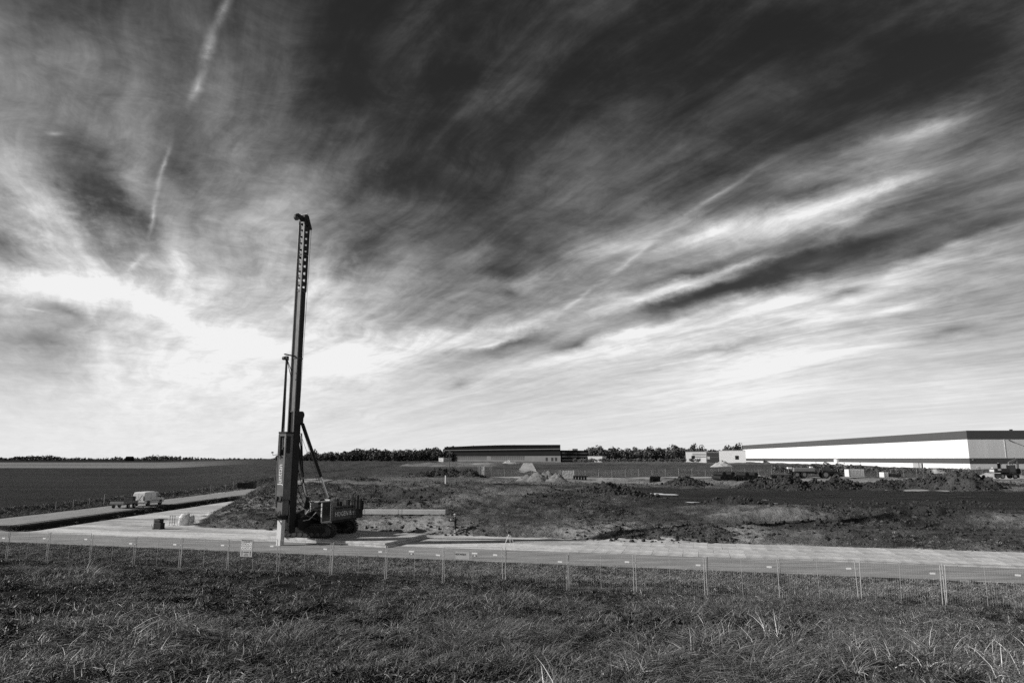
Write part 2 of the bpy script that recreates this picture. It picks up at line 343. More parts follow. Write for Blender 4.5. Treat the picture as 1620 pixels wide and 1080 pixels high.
def tone(x, y):
    """albedo of the soil or turf, with sunlight on the bank faces painted in"""
    s = y + SK * x
    n1 = fbm(x * .35, y * .35, 101, 4); n2 = fbm(x * 1.3, y * 1.3, 111, 3); nb = fbm(x * .08, y * .08, 121, 3)
    t = .036 + .02 * n1 + .012 * n2                                           # rough turf
    plat = ss(s + .5 * n1, 47.5, 48.4)
    sand = .50 + .34 * fbm(x * .10 + y * .02, y * .55 + x * .15, 131, 5, .6) + .10 * n2 - .22 * np.clip(fbm(x * .06, y * .22, 133, 4) - .12, 0, 1)
    t = t * (1 - plat) + sand * plat
    # banks and mound: dark earth with thin grass
    bank = ss(s + .35 * n1 + .3 * n2, 63.7, 64.1)
    earth = .11 + .06 * n1 + .055 * n2 + .09 * nb + .045 * fbm(x * .04, s * .6, 99, 4)
    lit = np.exp(-((s - 65.3) / 1.8) ** 2) * .12 * np.clip(.45 + 1.8 * nb, 0, 1) + np.exp(-((s - 74.4) / 1.7) ** 2) * .10 * np.clip(.5 + 1.8 * fbm(x * .12, y * .12, 141, 3), 0, 1)  # paler bank faces: the sun on them is put into the tone
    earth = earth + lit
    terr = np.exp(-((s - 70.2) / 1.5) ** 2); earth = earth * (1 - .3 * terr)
    w = ss(x, 6, 22); mud = w * ss(s, 78, 81) * (1 - ss(s, 122, 130))
    earth = earth * (1 - mud) + (.05 + .018 * fbm(x * .1, y * .7, 151, 4)) * mud
    lightm = ss(y + 12 * nb, 128, 140); sandy = .22 + .12 * fbm(x * .05, y * .12, 161, 4)
    band = lightm * (1 - ss(y, 176, 184)); earth = earth * (1 - band * (.35 + .65 * w)) + sandy * band * (.35 + .65 * w)
    for hx, hy, rx, ry, hh in HEAPS:
        q = np.clip(1.25 - np.hypot((x - hx) / rx, (y - hy) / ry), 0, 1); earth = earth * (1 - .75 * ss(q, .1, .45)) + (.055 + .03 * n2) * .75 * ss(q, .1, .45)
    rough = ss(y, 182, 190); grass = .085 + .03 * fbm(x * .03, y * .05, 171, 4) + .02 * n1
    earth = earth * (1 - rough) + grass * rough
    sp = ss(y, 395, 420); earth = earth * (1 - sp) + (.11 + .07 * fbm(x * .02, y * .02, 181, 3)) * sp
    tt = x / np.maximum(y, 1)
    berm = ss(y, 345, 360) * (1 - ss(y, 500, 540)) * ss(tt, -.33, -.27) * (1 - ss(tt, -.05, 0)); earth = earth * (1 - berm) + (.22 + .26 * fbm(x * .05, y * .03, 191, 4)) * berm
    m = plateau_mask(x, y)
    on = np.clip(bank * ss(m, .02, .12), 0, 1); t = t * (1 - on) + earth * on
    # left: ditch, verge, ploughed field, far fields
    di = ss(-(x + 47.3 + .5 * n1), 0, .6) * ss(s + n1, 54.5, 56) * (1 - ss(y, 126, 134)); t = t * (1 - di) + (.045 + .012 * n2) * di
    ve = (1 - ss(x, -58.6, -58.0)) * ss(s, 50, 56); t = t * (1 - ve) + (.075 + .03 * n1 + .015 * n2) * ve
    fe = (1 - ss(x + 1.5 * n1, -70.5, -69)) * ss(s, 40, 45) * (1 - m); t = t * (1 - fe) + (.058 + .014 * n2 + .006 * nb + .016 * fbm(x * .008, y * .10 + x * .012, 97, 3)) * fe
    past = ss(y, 150, 170) * (1 - m) * ss(x, -70, -66); t = t * (1 - past) + (.06 + .02 * n1) * past
    far = ss(y + .12 * x, 470, 500) * (1 - m)
    fa = .21 + .09 * fbm(x * .004, y * .012, 201, 4) + .09 * np.exp(-((y + .12 * x - 500) / 22) ** 2)
    t = t * (1 - far) + fa * far
    vf = ss(y, 1250, 1350) * (1 - m); t = t * (1 - vf) + .035 * vf
    return np.clip(t, .012, .7)
ys = np.concatenate([np.arange(-40, 4, 4.0), np.arange(4, 16, .8), np.arange(16, 50, .33), np.arange(50, 77, .2), np.arange(77, 132, .34),
                     132 * 1.0065 ** np.arange(0, 106), 263 * 1.022 ** np.arange(0, 148)])
tt = np.concatenate([-1.3 + .02 * np.arange(0, 22), np.linspace(-.86, .86, 520), .88 + .02 * np.arange(0, 22)])
TT, YY = np.meshgrid(tt, ys); XX = TT * np.maximum(YY, 14.0)
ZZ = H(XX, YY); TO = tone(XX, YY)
nr, nc = XX.shape
idx = np.arange(nr * nc).reshape(nr, nc)
quads = np.stack([idx[:-1, :-1], idx[:-1, 1:], idx[1:, 1:], idx[1:, :-1]], -1).reshape(-1, 4)
def ground_material():
    m = bpy.data.materials.new('soil and turf'); m.use_nodes = True; nt = m.node_tree; bs = nt.nodes['Principled BSDF']
    bs.inputs['Roughness'].default_value = .95; bs.inputs['Specular IOR Level'].default_value = 0
    a = nt.nodes.new('ShaderNodeAttribute'); a.attribute_name = 'tone'
    tcn = nt.nodes.new('ShaderNodeTexCoord')
    n = nt.nodes.new('ShaderNodeTexNoise'); n.inputs['Scale'].default_value = 3.2; n.inputs['Detail'].default_value = 9; n.inputs['Roughness'].default_value = .72
    nt.links.new(tcn.outputs['Object'], n.inputs['Vector'])
    mr = nt.nodes.new('ShaderNodeMapRange'); nt.links.new(n.outputs['Fac'], mr.inputs[0])
    mr.inputs[1].default_value = .3; mr.inputs[2].default_value = .7; mr.inputs[3].default_value = .62; mr.inputs[4].default_value = 1.38
    mu = nt.nodes.new('ShaderNodeMath'); mu.operation = 'MULTIPLY'; nt.links.new(a.outputs['Fac'], mu.inputs[0]); nt.links.new(mr.outputs[0], mu.inputs[1])
    cb = nt.nodes.new('ShaderNodeCombineColor')
    for i in range(3): nt.links.new(mu.outputs[0], cb.inputs[i])
    nt.links.new(cb.outputs[0], bs.inputs['Base Color'])
    n2 = nt.nodes.new('ShaderNodeTexNoise'); n2.inputs['Scale'].default_value = 2.4; n2.inputs['Detail'].default_value = 8; n2.inputs['Roughness'].default_value = .7
    nt.links.new(tcn.outputs['Object'], n2.inputs['Vector'])
    inv = nt.nodes.new('ShaderNodeMapRange'); nt.links.new(a.outputs['Fac'], inv.inputs[0])
    inv.inputs[1].default_value = .12; inv.inputs[2].default_value = .32; inv.inputs[3].default_value = 1.0; inv.inputs[4].default_value = .10
    b = nt.nodes.new('ShaderNodeBump'); b.inputs['Distance'].default_value = .5
    nt.links.new(inv.outputs[0], b.inputs['Strength']); nt.links.new(n2.outputs['Fac'], b.inputs['Height']); nt.links.new(b.outputs[0], bs.inputs['Normal'])
    return m
gm = npmesh('ground', np.stack([XX, YY, ZZ], -1).reshape(-1, 3), quads, ground_material(), {'tone': TO.ravel()})
ground = bpy.data.objects.new('ground', gm); S.collection.objects.link(ground); tag(ground, kind='structure')
def Hs(x, y): return float(H(np.array([x]), np.array([y]))[0])
def sheet(name, left, right, m, lift=.02, steps=None):
    """strip draped on the ground between two polylines with equal point counts"""
    n = 5; V = []; Q = []
    for (a, b) in zip(left, right):
        for k in range(n):
            t = k / (n - 1); x = a[0] * (1 - t) + b[0] * t; y = a[1] * (1 - t) + b[1] * t
            V.append((x, y, 0))
    V = np.array(V); V[:, 2] = H(V[:, 0], V[:, 1]) + lift
    for i in range(len(left) - 1):
        for k in range(n - 1): j = i * n + k; Q.append((j, j + 1, j + n + 1, j + n))
    o = bpy.data.objects.new(name, npmesh(name, V, Q, m)); S.collection.objects.link(o); return tag(o, kind='structure')
ASPH = mat('worn asphalt', .26, .9, var=.42, scale=.7, bump=.25, bscale=20, stretch=(.35, 2.2, 1))
XS = np.arange(-75, 62, 2.5)
jit = lambda a, s: .25 * fbm(np.array([a * .3]), np.array([s * 1.0]), 301, 3)[0]
sheet('road', [(x, 48.15 + jit(x, 1) - SK * x) for x in XS], [(x, 54.75 + jit(x, 4) - SK * x) for x in XS], ASPH)
sheet('road_edge', [(x, 47.62 + .12 * math.sin(x * 5.1) + jit(x, 9) - SK * x) for x in np.arange(-75, 62, .35)], [(x, 48.25 + jit(x, 1) * .5 - SK * x) for x in np.arange(-75, 62, .35)], mat('black edge strip', .022, .8, var=.3), .045)  # near-black wavy strip laid along the road's near edge
ASPH2 = mat('side road surface', .27, .9, var=.22, scale=1.2, bump=.2, bscale=20, stretch=(2.2, .3, 1))
YS = np.concatenate([[54.4 - SK * -54], np.arange(72, 190, 4.0)])
def rx(y): return 2.2 * max(0.0, (y - 125) / 60) ** 1.5
sheet('side_road', [(-57.6 + rx(y), y if y > 71 else 70.2) for y in YS], [(-50.4 + rx(y), y if y > 71 else 68.3) for y in YS], ASPH2)
SAND = mat('pale sand track', .36, .95, var=.3, scale=.6, bump=.2, bscale=14)
sr = [at(819, 748.5, 2.3), at(828, 732.5, 3.7), at(850, 748.5, 2.3), at(842, 732.5, 3.7)]
sheet('sand_road', [sr[0].lerp(sr[1], i / 30)[:2] for i in range(31)], [sr[2].lerp(sr[3], i / 30)[:2] for i in range(31)], SAND, .15)
sheet('haul_road', [(x, 176.5 + .02 * x) for x in np.arange(-12, 180, 5.0)], [(x, 171.0 + .02 * x) for x in np.arange(-12, 180, 5.0)], mat('pale crushed stone', .34, .95, var=.3, scale=.4), .14)
# puddles on the mud
WATER = mat('puddle water', .02, .06, spec=.5)
def puddle(px, py, w, d, z):
    c = at(px, py, z); n = 26; V = [(0, 0, 0)]
    for i in range(n):
        a = 2 * math.pi * i / n; r = 1 + .35 * math.sin(3 * a + px) + .22 * math.sin(5 * a + px * 2)
        V.append((w * .5 * r * math.cos(a), d * .5 * r * math.sin(a), 0))
    m = MB().add(V, [(0, 1 + i, 1 + (i + 1) % n) for i in range(n)])
    o = m.build('puddle', WATER); zz = max(Hs(c.x + dx_, c.y + dy_) for dx_ in (-w * .35, 0, w * .35) for dy_ in (-d * .35, 0, d * .35))
    o.location = (c.x, c.y, zz + .02); tag(o, kind='structure')
for p in [(1040, 782, 5.2, 4.2, 2.0), (1095, 796, 1.4, 1.3, 2.0), (1140, 797, .9, 1.0, 2.0), (1215, 797, 1.6, 1.2, 2.0), (1210, 791, 1.0, 1.0, 2.0), (1308, 783, 1.2, 1.0, 2.0), (1350, 795, 2.2, .9, 2.0), (1520, 787, 4, 1.0, 2.0)]: puddle(*p)
pa, pb_ = at(1402, 778.3, 2.0), at(1512, 777.0, 2.0)
sheet('pale_patch', [pa.lerp(pb_, i / 8)[:2] for i in range(9)], [(pa.lerp(pb_, i / 8) + Vector((0, .2 + 1.9 * math.sin(math.pi * (i + .6) / 9.2), 0)))[:2] for i in range(9)], SAND, .06)  # pale strip at the ridge foot, in the sand track's colour
# ------------------------------------------------------------------ work platform of laid mats
FD = Vector((1, -SK, 0)).normalized(); FN = Vector((SK, 1, 0)).normalized()       # along and across the banks
def sp(t, s_, z=0.0): return FD * t + FN * (s_ / math.hypot(1, SK)) + Vector((0, 0, z))   # t along, s_ as in y + SK*x
DECK = [mat('weathered platform mat %d' % i, .46 + .03 * i, .9, var=.34, scale=.8, bump=.25, bscale=26, rnd=.08) for i in range(3)]
wp = empty('work_platform', (0, 0, 0)); tag(wp, kind='structure')
mats_me = []
for i in range(3):
    mats_me.append(MB().box((0, 0, 0), (1.088, 4.03, .12)).mesh('mat', DECK[i]))
t = -9.0; k = 0
while t < 52:
    for row in (0, 1):
        c = sp(t + (0 if row else .4), 56.9 + row * 4.2, .03 + .008 * random.random())
        o = bpy.data.objects.new('mat', mats_me[(k * 7 + row * 3) % 3]); S.collection.objects.link(o); o.parent = wp
        o.location = c; o.rotation_euler = (R(random.uniform(-.08, .08)), R(random.uniform(-.15, .15)), math.atan2(FD.y, FD.x) + R(random.uniform(-.5, .5))); k += 1
    t += 1.1
# raised pad of timber mats under the rig
pad = empty('rig_pad', (0, 0, 0)); tag(pad, kind='structure')
pad_me = [MB().box((0, 0, 0), (.97, 7.4, .17)).mesh('timber_mat', DECK[i]) for i in range(3)]
PADZ = .345
PA = math.atan2(.94, .33)            # direction of the pad's right edge
pd = Vector((math.cos(PA), math.sin(PA), 0)); pn = Vector((-pd.y, pd.x, 0))
for i in range(13):
    for lay in (0, 1):
        o = bpy.data.objects.new('timber_mat', pad_me[(i * 2 + lay) % 3]); S.collection.objects.link(o); o.parent = pad
        c = Vector((-8.8, 59.8, 0)) + pn * (.5 + i * 1.0 + (0, .1, .16)[lay]) - Vector((.0, -.27 * 0, 0)) + pd * (i * .12)
        o.location = (c.x, c.y, .075 + lay * .175 + random.uniform(0, .012)); o.rotation_euler = (0, 0, PA - math.pi / 2 + R(random.uniform(-.6, .6)))
# ------------------------------------------------------------------ text
def text_mesh(name, body, size, m, extr=.004):
    c = bpy.data.curves.new(name, 'FONT'); c.body = body; c.size = size; c.extrude = extr; c.align_x = 'CENTER'; c.align_y = 'CENTER'; c.resolution_u = 3
    o = bpy.data.objects.new(name, c); S.collection.objects.link(o)
    dg = bpy.context.evaluated_depsgraph_get(); dg.update()
    me = bpy.data.meshes.new_from_object(o.evaluated_get(dg)); bpy.data.objects.remove(o); bpy.data.curves.remove(c)
    me.materials.clear(); me.materials.append(m); return me
def place_text(name, body, size, m, parent, origin, right, up, bold=0.0):
    me = text_mesh(name, body, size, m); o = bpy.data.objects.new(name, me); S.collection.objects.link(o); o.parent = parent
    r, u_ = Vector(right).normalized(), Vector(up).normalized(); n = r.cross(u_)
    o['kind'] = 'stuff'; o.matrix_local = Matrix(((r.x, u_.x, n.x, origin[0]), (r.y, u_.y, n.y, origin[1]), (r.z, u_.z, n.z, origin[2]), (0, 0, 0, 1)))
    return o
# ------------------------------------------------------------------ piling rig
BLK = mat('dark rig paint', .014, .6, var=.4, scale=2, spec=.2)
GRN = mat('rig green paint', .085, .55, var=.25, scale=1.5, spec=.25)
LGT = mat('light grey paint', .5, .5, var=.15, scale=2)
STEEL = mat('worn steel', .06, .55, metal=.4, var=.4, scale=3)
RUB = mat('track steel', .03, .75, var=.4, scale=5, bump=.3, bscale=10)
WHT = mat('white lettering', .78, .6)
CHR = mat('bright rod steel', .55, .3, metal=.9)
GLS = mat('dark cab glass', .02, .08, spec=.6)
ROPE = mat('wire rope', .05, .6)
FA = R(-111.9); OX, OY = -17.05, 62.5
rig = empty('piling_rig', (OX, OY, PADZ), FA, 'tall crawler pile driving rig with slender mast on the timber pad', 'piling rig')
# local axes: x forward, y left, so side S (towards the camera right) is -y
def rot2(p, a): return (p[0] * math.cos(a) - p[1] * math.sin(a), p[0] * math.sin(a) + p[1] * math.cos(a))
TA = R(166) - FA                                   # the tracks point elsewhere than the upper works
TM = Matrix.Rotation(TA, 3, 'Z')
def track(side):
    y0 = 1.98 * side; L, Hh, w = 2.55, .56, .74
    prof = []
    for i in range(9): a = math.pi / 2 + math.pi * i / 8; prof.append((-L + Hh + Hh * math.cos(a) * .98, Hh + Hh * math.sin(a)))
    for i in range(9): a = -math.pi / 2 + math.pi * i / 8; prof.append((L - Hh + Hh * math.cos(a) * .98, Hh + Hh * math.sin(a)))
    m = MB(); inner = [(a * .965, .56 + (b - .56) * .9) for a, b in prof]
    m.prism(inner, (y0 - w * .36, y0 + w * .36), TM)
    body = m.build('crawler_track', RUB, rig)
    # shoes round the loop
    pts = []
    n = len(prof)
    for i in range(n):
        a, b = Vector(prof[i]), Vector(prof[(i + 1) % n]); q = max(1, int((b - a).length / .2))
        for j in range(q): pts.append((a.lerp(b, (j + .5) / q), (b - a).normalized()))
    sh = MB().box((0, 0, 0), (.175, w, .05)); sh.box((0, 0, .035), (.03, w, .035)); me = sh.mesh('track_shoe', RUB)
    for p, d in pts:
        o = bpy.data.objects.new('track_shoe', me); S.collection.objects.link(o); o.parent = body
        nx, nz = -d.y, d.x
        out = Vector((-nx, 0, -nz)) if (p.x * -nx + (p.y - .56) * -nz) > 0 else Vector((nx, 0, nz))
        xx = Vector((d.x, 0, d.y)); yy = out.cross(xx)
        M3 = TM @ Matrix((xx, yy, out)).transposed()
        loc = TM @ Vector((p.x, y0, p.y)); o.matrix_local = Matrix.Translation(loc) @ M3.to_4x4()
    for i in range(7):
        r = MB(); c = Vector((-1.65 + i * .55, y0 - w * .40, .26)); r.tube(TM @ c, TM @ (c + Vector((0, w * .8, 0))), .17, 12); r.build('roller', STEEL, body)
    for e in (-1, 1):
        r = MB(); c = Vector((e * (L - Hh), y0 - w * .42, .56)); r.tube(TM @ c, TM @ (c + Vector((0, w * .84, 0))), .34, 16); r.build('idler_wheel', STEEL, body)
    f = MB().box(TM @ Vector((0, y0, .6)), (3.6, w * .86, .34), TM); f.build('track_frame', BLK, body)
for sd_ in (-1, 1): track(sd_)
m = MB().box(TM @ Vector((0, 0, .72)), (2.2, 3.3, .42), TM); m.tube((0, 0, .8), (0, 0, 1.12), .95, 24); m.build('undercarriage', BLK, rig)
MB.FL = -1        # from here the rig's left side (cab side) is written as -y and mirrored
# deck and machinery house
m = MB(); m.b2((-3.4, -1.5, 1.06), (1.9, 1.5, 1.26)); m.build('deck', BLK, rig)
m = MB(); m.b2((-3.3, -1.48, 1.26), (.3, -.35, 2.46)); hb = m.build('engine_house', GRN, rig, bevel=.05)
for i in range(3):
    MB().b2((-2.95 + i * 1.05, -1.515, 1.45), (-2.05 + i * 1.05, -1.47, 2.05)).build('side_panel', GRN, hb, bevel=.01)
for i in range(5): MB().b2((-3.0 + i * .6, -1.52, 2.22), (-2.6 + i * .6, -1.47, 2.36)).build('vent_slot', BLK, hb)
place_text('lettering', 'HOGEN B.V.', .56, WHT, hb, (-1.55, 1.525, 1.78), (-1, 0, 0), (0, 0, 1))
m = MB(); m.b2((-3.3, .4, 1.26), (.6, 1.48, 2.3)); m.build('tank_house', GRN, rig, bevel=.05)
m = MB(); m.b2((-2.6, -.34, 1.26), (.4, .38, 1.9)); m.tube((-.8, -.3, 2.0), (-.8, .34, 2.0), .38, 20); m.build('winch', BLK, rig)
m = MB(); m.b2((-4.45, -1.45, 1.2), (-3.32, 1.45, 2.05)); m.b2((-4.2, -1.5, 1.7), (-3.95, -1.0, 2.95)); m.b2((-4.5, -1.5, 1.9), (-4.3, -1.1, 2.75)); m.b2((-3.9, .9, 1.9), (-3.65, 1.4, 2.9)); m.build('counterweight', BLK, rig, bevel=.04)
m = MB(); m.tube((-3.1, -1.2, 2.46), (-3.1, -1.2, 3.3), .07, 10); m.tube((-3.1, -1.2, 3.3), (-3.22, -1.2, 3.42), .065, 10); m.build('exhaust', BLK, rig)
m = MB(); m.b2((-3.6, -1.55, 2.0), (-3.35, -1.52, 3.3)); m.b2((-3.6, -1.2, 2.0), (-3.35, -1.17, 2.9)); m.build('mudguard_plate', BLK, rig)
# cab
x0, x1, y0, y1, z0, z1 = .35, 1.85, -1.52, -.25, 1.12, 3.02
cab = MB().b2((x0, y0, z0), (x1, y1, z0 + .12)).b2((x0 - .04, y0 - .04, z1 - .09), (x1 + .06, y1 + .04, z1)).b2((x0, y0, z0 + .12), (x0 + .05, y1, z1 - .09)).b2((x0 + .05, y1 - .04, z0 + .12), (x1, y1, z1 - .09)).build('cab', mat('cab paint', .3, .5, var=.15), rig, bevel=.015)
for (px_, py_) in ((x1 - .05, y0 + .05), (x1 - .05, y1 - .05), (x0 + .25, y0 + .045)):
    MB().box((px_, py_, (z0 + z1) / 2), (.085, .085, z1 - z0 - .2)).build('pillar', mat('pale cab trim', .62, .5), cab)
MB().b2((x1 - .03, y0 + .1, z0 + .3), (x1 - .015, y1 - .1, z1 - .1)).build('windscreen', GLS, cab)
MB().b2((x0 + .3, y0 + .02, z0 + .2), (x1 - .1, y0 + .035, z1 - .1)).build('side_window', GLS, cab)
MB().b2((x0 + .3, y0 - .012, z0 + .12), (x1 - .1, y0 + .015, z0 + .2)).build('door_sill', mat('pale cab trim', .62), cab)
MB().b2((x0 + .02, y0 - .01, z1 - .02), (x0 + .5, y0 + .5, z1 + .12)).build('roof_lamp_box', LGT, cab)
MB().b2((.5, -.9, z1 + .005), (1.4, -.4, z1 + .14)).build('roof_hatch', BLK, cab)
for yy_ in (y0 + .25, y1 - .25):
    lm = MB(); lm.tube((x1 + .05, yy_, z1 + .06), (x1 + .16, yy_, z1 + .06), .07, 10); lm.build('work_lamp', LGT, cab)
# handrails
hr = MB()
for zz_ in (2.95, 3.42):
    hr.path([(-3.2, -1.4, zz_), (-.2, -1.4, zz_)], .02); hr.path([(-3.2, 1.4, zz_), (.5, 1.4, zz_)], .02); hr.path([(-3.2, -1.4, zz_), (-3.2, 1.4, zz_)], .02)
for i in range(6): hr.tube((-3.2 + i * .6, -1.4, 2.46), (-3.2 + i * .6, -1.4, 3.42), .022, 6)
for i in range(7): hr.tube((-3.2 + i * .61, 1.4, 2.3), (-3.2 + i * .61, 1.4, 3.42), .022, 6)
hr.build('handrail', STEEL, rig)
lad = MB()
for yy_ in (-1.6, -1.6):
    for xx_ in (-2.95, -2.55): lad.tube((xx_, yy_, 1.3), (xx_, yy_, 3.4), .022, 6)
for i in range(7): lad.tube((-2.95, -1.6, 1.45 + i * .27), (-2.55, -1.6, 1.45 + i * .27), .015, 6)
lad.build('ladder', STEEL, rig)
for k, (ya, za, yb, zb_, sag) in enumerate(((-.2, 2.5, -.2, 6.2, 1.2), (.1, 2.4, .05, 5.2, 1.0), (.3, 2.3, .2, 4.4, .8), (-.4, 2.6, -.28, 7.2, 1.5))):
    pts = []
    for i in range(11):
        q = i / 10; pts.append((.3 + (3.75 - .3) * q, ya + (yb - ya) * q, za + (zb_ - za) * q * q - sag * math.sin(math.pi * q) * .45))
    MB().path(pts, .03, 6).build('hose', BLK, rig)
for (bx_, by_, bz_, sx_, sy_, sz_) in ((-1.2, -.9, 2.46, .8, .5, .35), (-2.3, -1.1, 2.46, .6, .4, .5), (-.6, .9, 2.3, .7, .6, .45), (-2.2, .9, 2.3, 1.0, .6, .3)):
    MB().b2((bx_ - sx_ / 2, by_ - sy_ / 2, bz_), (bx_ + sx_ / 2, by_ + sy_ / 2, bz_ + sz_)).build('deck_box', BLK if sx_ > .65 else STEEL, rig, bevel=.03)
# front linkage that carries the leader
for s_ in (-.55, .55):
    m = MB(); m.prism([(1.6, 1.1), (3.4, .7), (3.75, 1.0), (3.75, 1.55), (2.9, 1.95), (1.6, 2.3)], (s_ - .09, s_ + .09)); m.build('swing_arm', BLK, rig)
m = MB(); m.tube((1.7, -.95, 1.5), (3.6, -.62, 2.1), .09, 10); m.tube((1.7, .95, 1.5), (3.6, .62, 2.1), .09, 10); m.build('tilt_cylinder', STEEL, rig)
m = MB(); m.path([(1.9, -1.0, 2.1), (2.7, -.9, 1.55), (3.3, -.75, 1.5)], .03); m.path([(1.9, -.8, 2.5), (2.6, -.75, 2.35), (3.1, -.6, 1.7)], .03); m.build('front_rail', LGT, rig)
# leader (mast)
LX = 4.2
lead = MB(); lead.b2((LX - .45, -.36, .55), (LX + .3, .36, 10.6)); lead.b2((LX - .3, -.29, 10.6), (LX + .3, .29, 21.1))
lead.build('leader', BLK, rig)
L_o = [o for o in rig.children if o.name.startswith('leader')][0]
fp = MB()
fp.b2((LX + .3, -.29, 10.6), (LX + .315, .29, 21.1)); fp.build('front_plate', mat('grey leader paint', .17, .55, var=.25, scale=1.2), L_o)
for s_ in (-.29, .29): MB().b2((LX + .3, s_ - .035, .7), (LX + .42, s_ + .035, 27.2)).build('guide_rail', mat('rubbed rail steel', .15, .5, metal=.3, var=.2), L_o)
for zz_ in (10.6, 15.2, 21.15, 24.45):
    MB().b2((LX - .32, -.33, zz_ - .05), (LX + .36, .33, zz_ + .05)).build('flange', STEEL, L_o)
# open top sections: plates with holes right through
def holed(z0, z1, n):
    m = MB(); pitch = (z1 - z0) / n
    for s_ in (-.285, .285):
        for f_ in (-.28, .28): m.box((LX + f_, s_, (z0 + z1) / 2), (.22, .03, z1 - z0))
        for i in range(n + 1):
            m.box((LX, s_, z0 + i * pitch), (.36, .03, (.36 if i % 2 else .30) if 0 < i < n else .45))
    m.build('side_plate', BLK, L_o)
    m = MB()
    for f_ in (-.29, .30):
        for s_ in (-.2, .2): m.box((LX + f_, s_, (z0 + z1) / 2), (.02, .15, z1 - z0))
        for i in range(n + 1): m.box((LX + f_, 0, z0 + i * pitch), (.02, .28, .3))
    m.build('ladder_plate', mat('grey leader paint', .21), L_o)
holed(21.2, 24.4, 5); holed(24.5, 27.5, 5)
# head
hd = MB(); hd.prism([(LX - .75, 27.02), (LX - .55, 26.97), (LX + .35, 27.52), (LX + .35, 28.07), (LX + .05, 28.27), (LX - .2, 28.12)], (-.3, .3))
hd.prism([(LX + .3, 27.52), (LX + .3, 27.94), (LX + 1.05, 28.02), (LX + 1.25, 27.77), (LX + .95, 27.67), (LX + .55, 27.62)], (-.14, .14))
hd_o = hd.build('mast_head', BLK, rig, bevel=.03)
for (f_, z_, r_) in ((LX + 1.12, 27.62, .27), (LX - .62, 27.27, .22), (LX - .1, 27.94, .3)):
    m = MB(); m.tube((f_, -.09, z_), (f_, .09, z_), r_, 18); m.build('sheave', STEEL, hd_o)
MB().tube((LX + .05, -.32, 28.22), (LX + .05, .32, 28.22), .07, 8).build('head_pin', LGT, hd_o)
# ropes and backstays
for s_ in (-.12, .12):
    m = MB(); m.path([(LX - .82, s_, 27.2), (LX - .5, s_, 10.9)], .018, 5); m.build('hoist_rope', ROPE, rig)
m = MB(); m.path([(LX - .4, -.2, 10.0), (-.6, -.3, 2.4)], .018, 5); m.path([(LX - .4, .2, 10.0), (-1.2, .3, 2.3)], .016, 5); m.build('hoist_rope', ROPE, rig)
m = MB(); m.b2((LX - .8, -.34, 9.5), (LX - .3, .34, 10.15)); m.tube((LX - .7, -.25, 10.35), (LX - .7, .25, 10.35), .33, 20); m.build('top_winch_block', BLK, rig)
for s_ in (-1, 1):
    a = Vector((LX - .6, s_ * .42, 9.6)); b = Vector((.55, s_ * 1.2, 3.15))
    m = MB(); m.tube(a, a.lerp(b, .70), .145, 12); st_ = m.build('backstay', BLK, rig)
    m = MB(); m.tube(a.lerp(b, .70), b, .075, 10); m.build('piston_rod', CHR, st_)
    m = MB(); m.prism([(.15, 2.3), (1.0, 2.3), (.7, 3.3), (.4, 3.3)], (s_ * 1.2 - .12, s_ * 1.2 + .12)); m.build('foot_bracket', BLK, st_)
m = MB(); m.tube((LX - .55, -.42, 8.8), (LX - 1.0, -.5, 4.6), .05, 8); m.path([(LX - .5, -.3, 8.6), (LX - .95, -.35, 6.0), (LX - 1.15, -.35, 4.8), (LX - 1.0, -.35, 4.45), (LX - .6, -.33, 4.4)], .055, 8); m.build('hose', BLK, rig)
# hydraulic hammer in front of the leader
HX = 5.08
hm = MB(); hw, hd2 = .36, .46
hm.b2((HX - hd2, -hw, 3.3), (HX + hd2, hw, 6.75)); hm.b2((HX - hd2, -hw, 6.75), (HX + hd2 - .3, hw, 8.7)); hm.b2((HX + hd2 - .3, -hw, 6.75), (HX + hd2, -hw + .13, 8.7)); hm.b2((HX + hd2 - .3, hw - .13, 6.75), (HX + hd2, hw, 8.7))
hm.b2((HX + hd2 - .3, -hw + .13, 8.5), (HX + hd2, hw - .13, 8.7)); hm.b2((HX + hd2 - .3, -hw + .13, 6.75), (HX + hd2, hw - .13, 6.9))
ham = hm.build('hammer', mat('hammer green paint', .125, .55, var=.25, scale=2, spec=.25), rig)
MB().b2((HX - hd2 - .03, -hw - .03, 8.7), (HX + hd2 + .03, hw + .03, 8.86)).build('top_plate', BLK, ham)
MB().b2((HX + hd2 - .298, -hw + .135, 6.92), (HX + hd2 - .28, hw - .135, 8.48)).build('recess_panel', mat('dark recess steel', .03), ham)
for s_, a_, b_ in ((-.1, 7.6, 8.45), (.1, 7.4, 8.4), (0, 6.95, 7.3), (-.12, 7.0, 7.25)):
    m = MB(); m.tube((HX + hd2 - .2, s_, a_), (HX + hd2 - .2, s_, b_), .045, 8); m.build('accumulator', LGT if s_ else BLK, ham)
MB().b2((HX - .1, -hw - .05, 7.1), (HX + .3, -hw, 8.5)).build('side_recess', BLK, ham)
for s_ in (-1, 1): MB().b2((HX - hd2 - .32, s_ * (hw - .06) - .05, 2.9), (HX - hd2, s_ * (hw - .06) + .05, 8.6)).build('slide_shoe', BLK, ham)
for c_ in ((hd2, -hw), (hd2, hw)): MB().box((HX + c_[0], c_[1], 5.7), (.05, .05, 5.9)).build('edge_strip', mat('rubbed rail steel', .34), ham)
place_text('lettering', 'Junttan', .60, WHT, ham, (HX + hd2 + .012, 0, 5.35), (0, 0, 1), (0, -1, 0))
